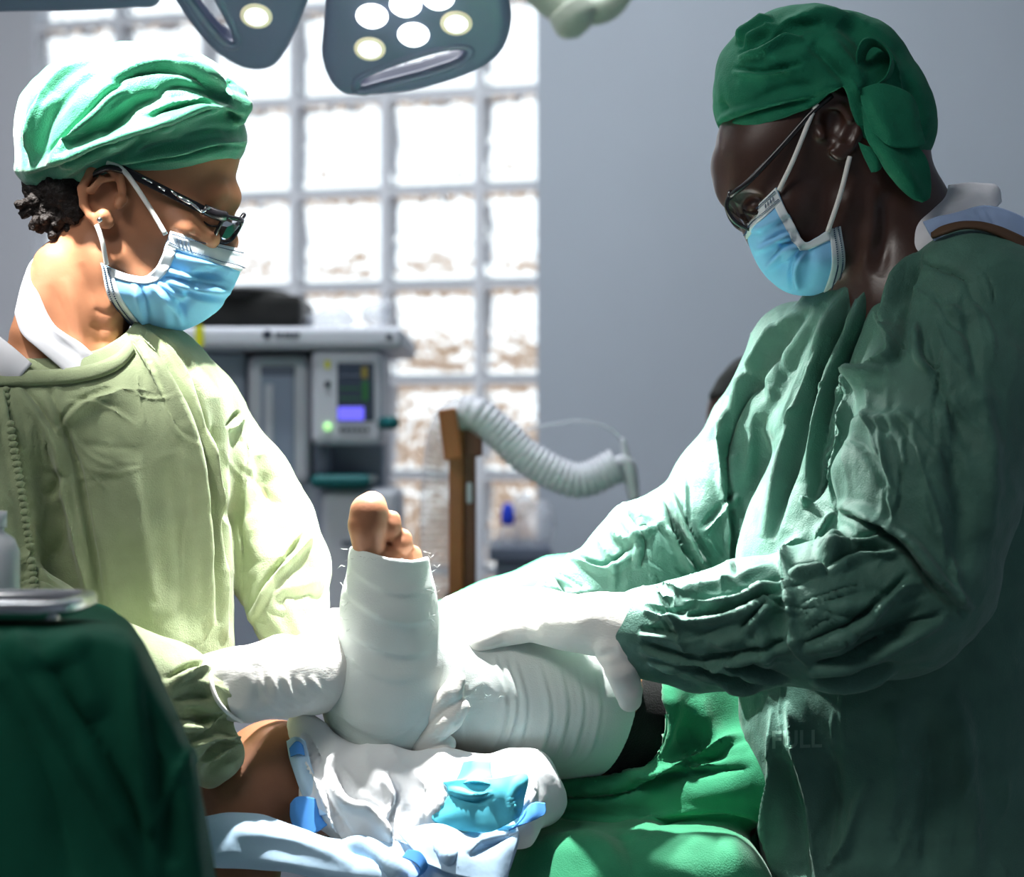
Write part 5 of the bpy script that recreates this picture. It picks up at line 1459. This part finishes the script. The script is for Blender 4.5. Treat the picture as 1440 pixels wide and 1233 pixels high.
# ribbed hose
def ribbed(pts, r, n, pitch, amp=0.12, nseg=18):
    p = crom([P(*q) for q in pts], n)
    L = np.concatenate([[0], np.cumsum(np.linalg.norm(np.diff(p, axis=0), axis=1))])
    return tube(p, r * (1 + amp * np.sin(L / pitch * 2 * np.pi)), nseg)
hs = empty('breathing_hose', P(600, 820, DP + 100), 'milky ribbed breathing hose draped over the wooden post', 'hose')
mk('hose_tube', *ribbed([(652, 582, DP + 10), (672, 584, DP), (705, 610, DP), (740, 642, DP), (790, 670, DP), (825, 674, DP), (868, 654, DP)], 0.0235, 260, 0.009, 0.05), M['hose'], hs)
mk('hose_tube', *ribbed([(622, 900, DP + 80), (616, 820, DP + 80), (614, 720, DP + 90), (618, 650, DP + 90), (630, 598, DP + 70), (652, 582, DP + 40)], 0.0235, 260, 0.009, 0.05), M['clear'], hs)
mk('elbow_connector', *tube([P(858, 656, DP), P(880, 650, DP), P(886, 668, DP), P(892, 702, DP)], [R(10, DP), R(11, DP), R(11, DP), R(8, DP)], 16, 24), M['hose'], hs)
mk('connector_port', *tube([P(876, 616, DP), P(879, 634, DP), P(884, 660, DP)], [R(3, DP), R(6, DP), R(9, DP)], 14, 12), M['hose'], hs)
mk('sampling_line', *tube([P(740, 604, DP + 60), P(782, 596, DP + 30), P(815, 592, DP), P(852, 600, DP), P(872, 616, DP), P(878, 632, DP)], R(2.6, DP), 8, 60), M['clear'], hs)
mk('support_arm', *tube([P(892, 690, DP), P(900, 780, DP), P(905, 900, DP), P(905, 900, DP) * np.array([1, 1, 0])], R(5, DP), 10, 20), M['metal'], hs)
# cabinet in front of the window with a bag and a blue bottle on it
DC = 2300.0
cb = empty('cabinet', P(740, 900, DC) * np.array([1, 1, 0]), 'low grey cabinet in front of the glass blocks', 'cabinet')
z1 = P(0, 770, DC)[2]
a, b = P(688, 0, DC), P(776, 0, DC)
mk('body', *box_pts(((a[0] + b[0]) / 2, a[1] + .16, z1 / 2 - .01), b[0] - a[0] - .02, 0.30, z1 - .02, None, 0.006), M['mach_lo'], cb, smooth=False)
mk('worktop', *box_pts(((a[0] + b[0]) / 2, a[1] + .16, z1 - .012), b[0] - a[0], 0.34, 0.024, None, 0.004), M['mach_dark'], cb, smooth=False)
mk('drawer', *box_pts(((a[0] + b[0]) / 2, a[1] + .005, z1 - .12), b[0] - a[0] - .04, 0.012, 0.13, None, 0.003), M['mach_dark'], cb, smooth=False)
q = P(714, 770, DC + 120)
M['blue'] = mat('blue_plastic', srgb(40, 70, 210), rough=0.4)
bl = empty('small_bottle', q, 'small bottle with blue cap on the grey cabinet', 'bottle')
mk('bottle_body', *lathe([(0, 0), (.018, 0), (.019, .01), (.019, .03), (.01, .04), (0, .04)], q + (0, 0, 0), (0, 0, 1), 20), M['clear'], bl)
mk('bottle_cap', *lathe([(0, .04), (.011, .04), (.013, .05), (.011, .07), (.005, .08), (0, .08)], q, (0, 0, 1), 20), M['blue'], bl)
fd = field(705, 785, 690, 775, DC + 60, DC + 320, 9)
fd.add(pell(752, 745, DC + 190, 24, 60, 30), 0); fd.add(pell(736, 712, DC + 190, 12, 40, 14), R(12)); fd.add(pell(762, 728, DC + 180, 14, 40, 20), R(12))
V, Fq = finish(fd); V = V + vnormals(V, Fq) * (ridged(V, 16, 90) * 0.008)[:, None]
V[:, 2] = np.maximum(V[:, 2], z1 + 0.0005)
mk('plastic_bag', V, Fq, M['clear'], label='crumpled clear plastic bag on the grey cabinet', category='bag')

# ------------------------------------------------------------------ surgical lamp overhead
M['lamp'] = mat('slate_lamp_shell', srgb(100, 108, 138), rough=0.35, spec=0.5)
M['lamp_arm'] = mat('pale_olive_enamel', srgb(196, 206, 190), rough=0.4, spec=0.4)
M['led_hot'] = mat('lamp_led', srgb(255, 255, 255), emit=((1.0, 1.0, 1.0, 1), 2.5))
M['led_warm'] = mat('lamp_led_warm', srgb(255, 246, 226), emit=((1.0, 0.97, 0.88, 1), 1.6))
M['led_ring'] = mat('lamp_bezel', srgb(214, 205, 180), rough=0.3, emit=(srgb(226, 214, 186), 0.5))
DL = 500.0
lc = P(585, -120, DL + 60)
lamp = empty('surgical_lamp', lc, 'slate grey multi-petal surgical lamp with lit round lenses hanging overhead', 'lamp')
def petal(outline, slot, leds, d0, tilt):
    """flat thick petal: outline and hand-grip slot in photo pixels on a tilted plane; the lit face looks down at the table"""
    # plane: depth grows upwards in the picture by tilt
    def Q(x, y, off=0.0):
        d = d0 + (120 - y) * tilt
        return P(x, y, d + off)
    fd_lo = np.array([Q(x, y) for x, y in outline]); lo, hi = fd_lo.min(0) - .07, fd_lo.max(0) + .07
    f = Field(lo, hi, 0.0034)
    poly = crom(np.array(outline + outline[:1], float), 70)[:-1]
    def sd(px, py, pl):
        best = np.full(px.shape, 1e9); ins = np.zeros(px.shape, bool)
        for k in range(len(pl)):
            a, b = pl[k], pl[(k + 1) % len(pl)]
            ab = b - a
            t = np.clip(((px - a[0]) * ab[0] + (py - a[1]) * ab[1]) / (ab @ ab + 1e-9), 0, 1)
            best = np.minimum(best, np.hypot(px - a[0] - t * ab[0], py - a[1] - t * ab[1]))
            c = ((a[1] > py) != (b[1] > py)) & (px < (b[0] - a[0]) * (py - a[1]) / (b[1] - a[1] + 1e-12) + a[0])
            ins ^= c
        return np.where(ins, -best, best)
    n = np.cross(Q(100, 0) - Q(0, 0), Q(0, 100) - Q(0, 0)); n /= np.linalg.norm(n)
    if n[1] > 0: n = -n                                  # toward the camera and down
    # local frame in the plane
    o = Q(*np.mean(outline, 0)); e1 = Q(100, 0) - Q(0, 0); e1 -= n * (e1 @ n); e1 /= np.linalg.norm(e1); e2 = np.cross(n, e1)
    def loc(pl):
        w = np.array([Q(*p) for p in pl]) - o
        return np.stack([w @ e1, w @ e2], 1)
    pl2 = loc(poly); sl2 = loc(crom(np.array(slot + slot[:1], float), 40)[:-1])
    def fn(X, Y, Z):
        x, y, z = X - o[0], Y - o[1], Z - o[2]
        u, v, w = x * e1[0] + y * e1[1] + z * e1[2], x * e2[0] + y * e2[1] + z * e2[2], x * n[0] + y * n[1] + z * n[2]
        a = sd(u, v, pl2)
        th = 0.014
        qx, qy = a + 0.014, np.abs(w) - th + 0.012
        r = np.minimum(np.maximum(qx, qy), 0) + np.sqrt(np.maximum(qx, 0) ** 2 + np.maximum(qy, 0) ** 2) - 0.013
        b = sd(u, v, sl2)
        hole = b + 0.0
        return np.maximum(r, -(hole) + 0.0 * w).astype(np.float32)
    f.add((fn, lo, hi), 0)
    V, Fq = finish(f, 2)
    pe = mk('petal', V, Fq, M['lamp'], lamp)
    rim = [Q(x, y, -0) + n * 0.012 for x, y in crom(np.array(slot + slot[:1], float), 50)]
    mk('grip_rim', *tube(rim, 0.006, 10), M['lamp'], pe)
    for x, y, hot in leds:
        c = Q(x, y) + n * 0.0145
        mk('lens_bezel', *lathe([(0.0, 0), (.0172, 0), (.0172, .002), (.0125, .003), (0.0, .0032)], c, n, 32), M['led_ring'] if not hot else M['led_hot'], pe)
        mk('lamp_lens', *lathe([(0.0, 0.003), (.0125 if not hot else .0165, .003), (.011 if not hot else .015, .005), (0.0, .006)], c, n, 32), M['led_hot'] if hot else M['led_warm'], pe)
    return n
def petQ(x, y, d0, tilt=-1.25):
    d = d0 + (120 - y) * tilt
    q = P(x, y, d)
    n = np.cross(P(100, 0, d0 + 120 * tilt) - P(0, 0, d0 + 120 * tilt), P(0, 100, d0 + 20 * tilt) - P(0, 0, d0 + 120 * tilt)); n /= np.linalg.norm(n)
    return q + (n if n[1] < 0 else -n) * 0.03
nl = petal([(470, -200), (455, 20), (452, 78), (470, 118), (500, 128), (580, 122), (660, 98), (704, 70), (720, 30), (716, -10), (690, -140), (640, -260), (540, -270)],
      [(500, 112), (505, 96), (540, 80), (600, 60), (640, 52), (662, 56), (650, 74), (600, 92), (540, 108), (512, 116)],
      [(521, 54, 0), (582, 34, 1), (642, 18, 0), (524, 8, 1), (571, -8, 1), (617, -18, 1), (560, -80, 1), (610, -90, 1)], DL, -1.25)
petal([(230, -30), (270, 30), (305, 68), (345, 90), (380, 90), (402, 70), (430, 10), (450, -60), (420, -160), (320, -200), (240, -120)],
      [(262, -20), (290, -40), (312, -10), (336, 40), (332, 52), (316, 48), (290, 20)],
      [(362, 8, 0), (390, -60, 1), (340, -80, 1)], DL + 20, -1.25)
petal([(-80, -40), (-60, 4), (60, 9), (180, 4), (230, -8), (220, -110), (100, -180), (-40, -150)], [(-20, -30), (60, -26), (150, -30), (120, -44), (30, -46)], [(80, -90, 1)], DL + 40, -1.25)
hub = np.array([-0.22, 1.98, 2.34])
mk('hub', *lathe([(0, -.03), (.09, -.03), (.11, 0), (.09, .04), (0, .05)], hub, (0, 0, 1), 32), M['lamp'], lamp)
for q in (P(580, -150, DL - 300), P(345, -110, DL - 250), P(100, -110, DL - 240)):
    mk('petal_arm', *tube([hub, (hub + q) / 2 + np.array([0, 0, .02]), q], 0.02, 12, 10), M['lamp'], lamp)
mk('ceiling_stem', *tube([hub, np.array([hub[0], hub[1] + .02, 3.0])], 0.022, 16), M['lamp_arm'], lamp)
# pale jointed arm at the top right belongs to the second light
ar = empty('lamp_arm', P(820, 0, 1300), 'pale olive jointed ceiling arm at the top beside the grey wall', 'arm')
mk('arm_tube', *tube([P(700, -90, 1300), P(760, -10, 1300), P(806, 24, 1300)], [R(22, 1300)] * 3, 20, 12), M['lamp_arm'], ar)
mk('joint', *tube([P(796, 10, 1290), P(812, 32, 1290), P(822, 44, 1290)], [R(30, 1290), R(32, 1290), R(14, 1290)], 20, 12), M['lamp_arm'], ar)
mk('arm_tube', *tube([P(806, 16, 1310), P(850, 12, 1310), P(878, -20, 1310), P(890, -90, 1310)], [R(20, 1310), R(20, 1310), R(17, 1310), R(15, 1310)], 20, 16), M['lamp_arm'], ar)
q = P(890, -90, 1310)
mk('arm_drop', *tube([q, np.array([q[0], q[1], 3.0])], R(12, 1300), 16), M['lamp_arm'], ar)
q = P(700, -90, 1300)
mk('arm_drop', *tube([q, np.array([q[0], q[1], 3.0])], R(12, 1300), 16), M['lamp_arm'], ar)
# a fourth petal of the same lamp, above the picture and nearer the camera
fp = np.array([-0.10, 1.77, 2.04]); fn_ = np.array([0.02, 0.10, -1.0]); fn_ /= np.linalg.norm(fn_)
V, Fq = lathe([(0, -.022), (.07, -.022), (.10, -.016), (.112, 0), (.105, .012), (.09, .017), (0, .019)], fp, fn_, 40)
fpet = mk('petal', V, Fq, M['lamp'], lamp)
for k in range(5):
    a_ = k * 2 * math.pi / 5
    c = fp + np.array([.06 * math.cos(a_), .06 * math.sin(a_), 0]) + fn_ * 0.018
    mk('lamp_lens', *lathe([(0, 0), (.0165, 0), (.015, .003), (0, .004)], c, fn_, 24), M['led_hot'], fpet)
mk('petal_arm', *tube([hub, (hub + fp) / 2 + np.array([0, 0, .06]), fp - fn_ * .02], 0.02, 12, 12), M['lamp'], lamp)
# the lamp's own light
for c, tgt, pw, cone_ in ((petQ(582, 34, DL), P(720, 980, 20), 70, 56), (petQ(524, 8, DL), P(780, 980, 20), 70, 56), (petQ(571, -8, DL), P(800, 940, 20), 70, 56), (petQ(362, 8, DL + 20), P(1060, 780, 10), 95, 36),
                          (fp + fn_ * 0.03, P(640, 1100, -90), 170, 48)):
    light('surgical_lamp_beam', 'SPOT', c, tgt, pw, (1.0, 1.0, 0.98), spot_size=math.radians(cone_), spot_blend=0.7, shadow_soft_size=0.012)
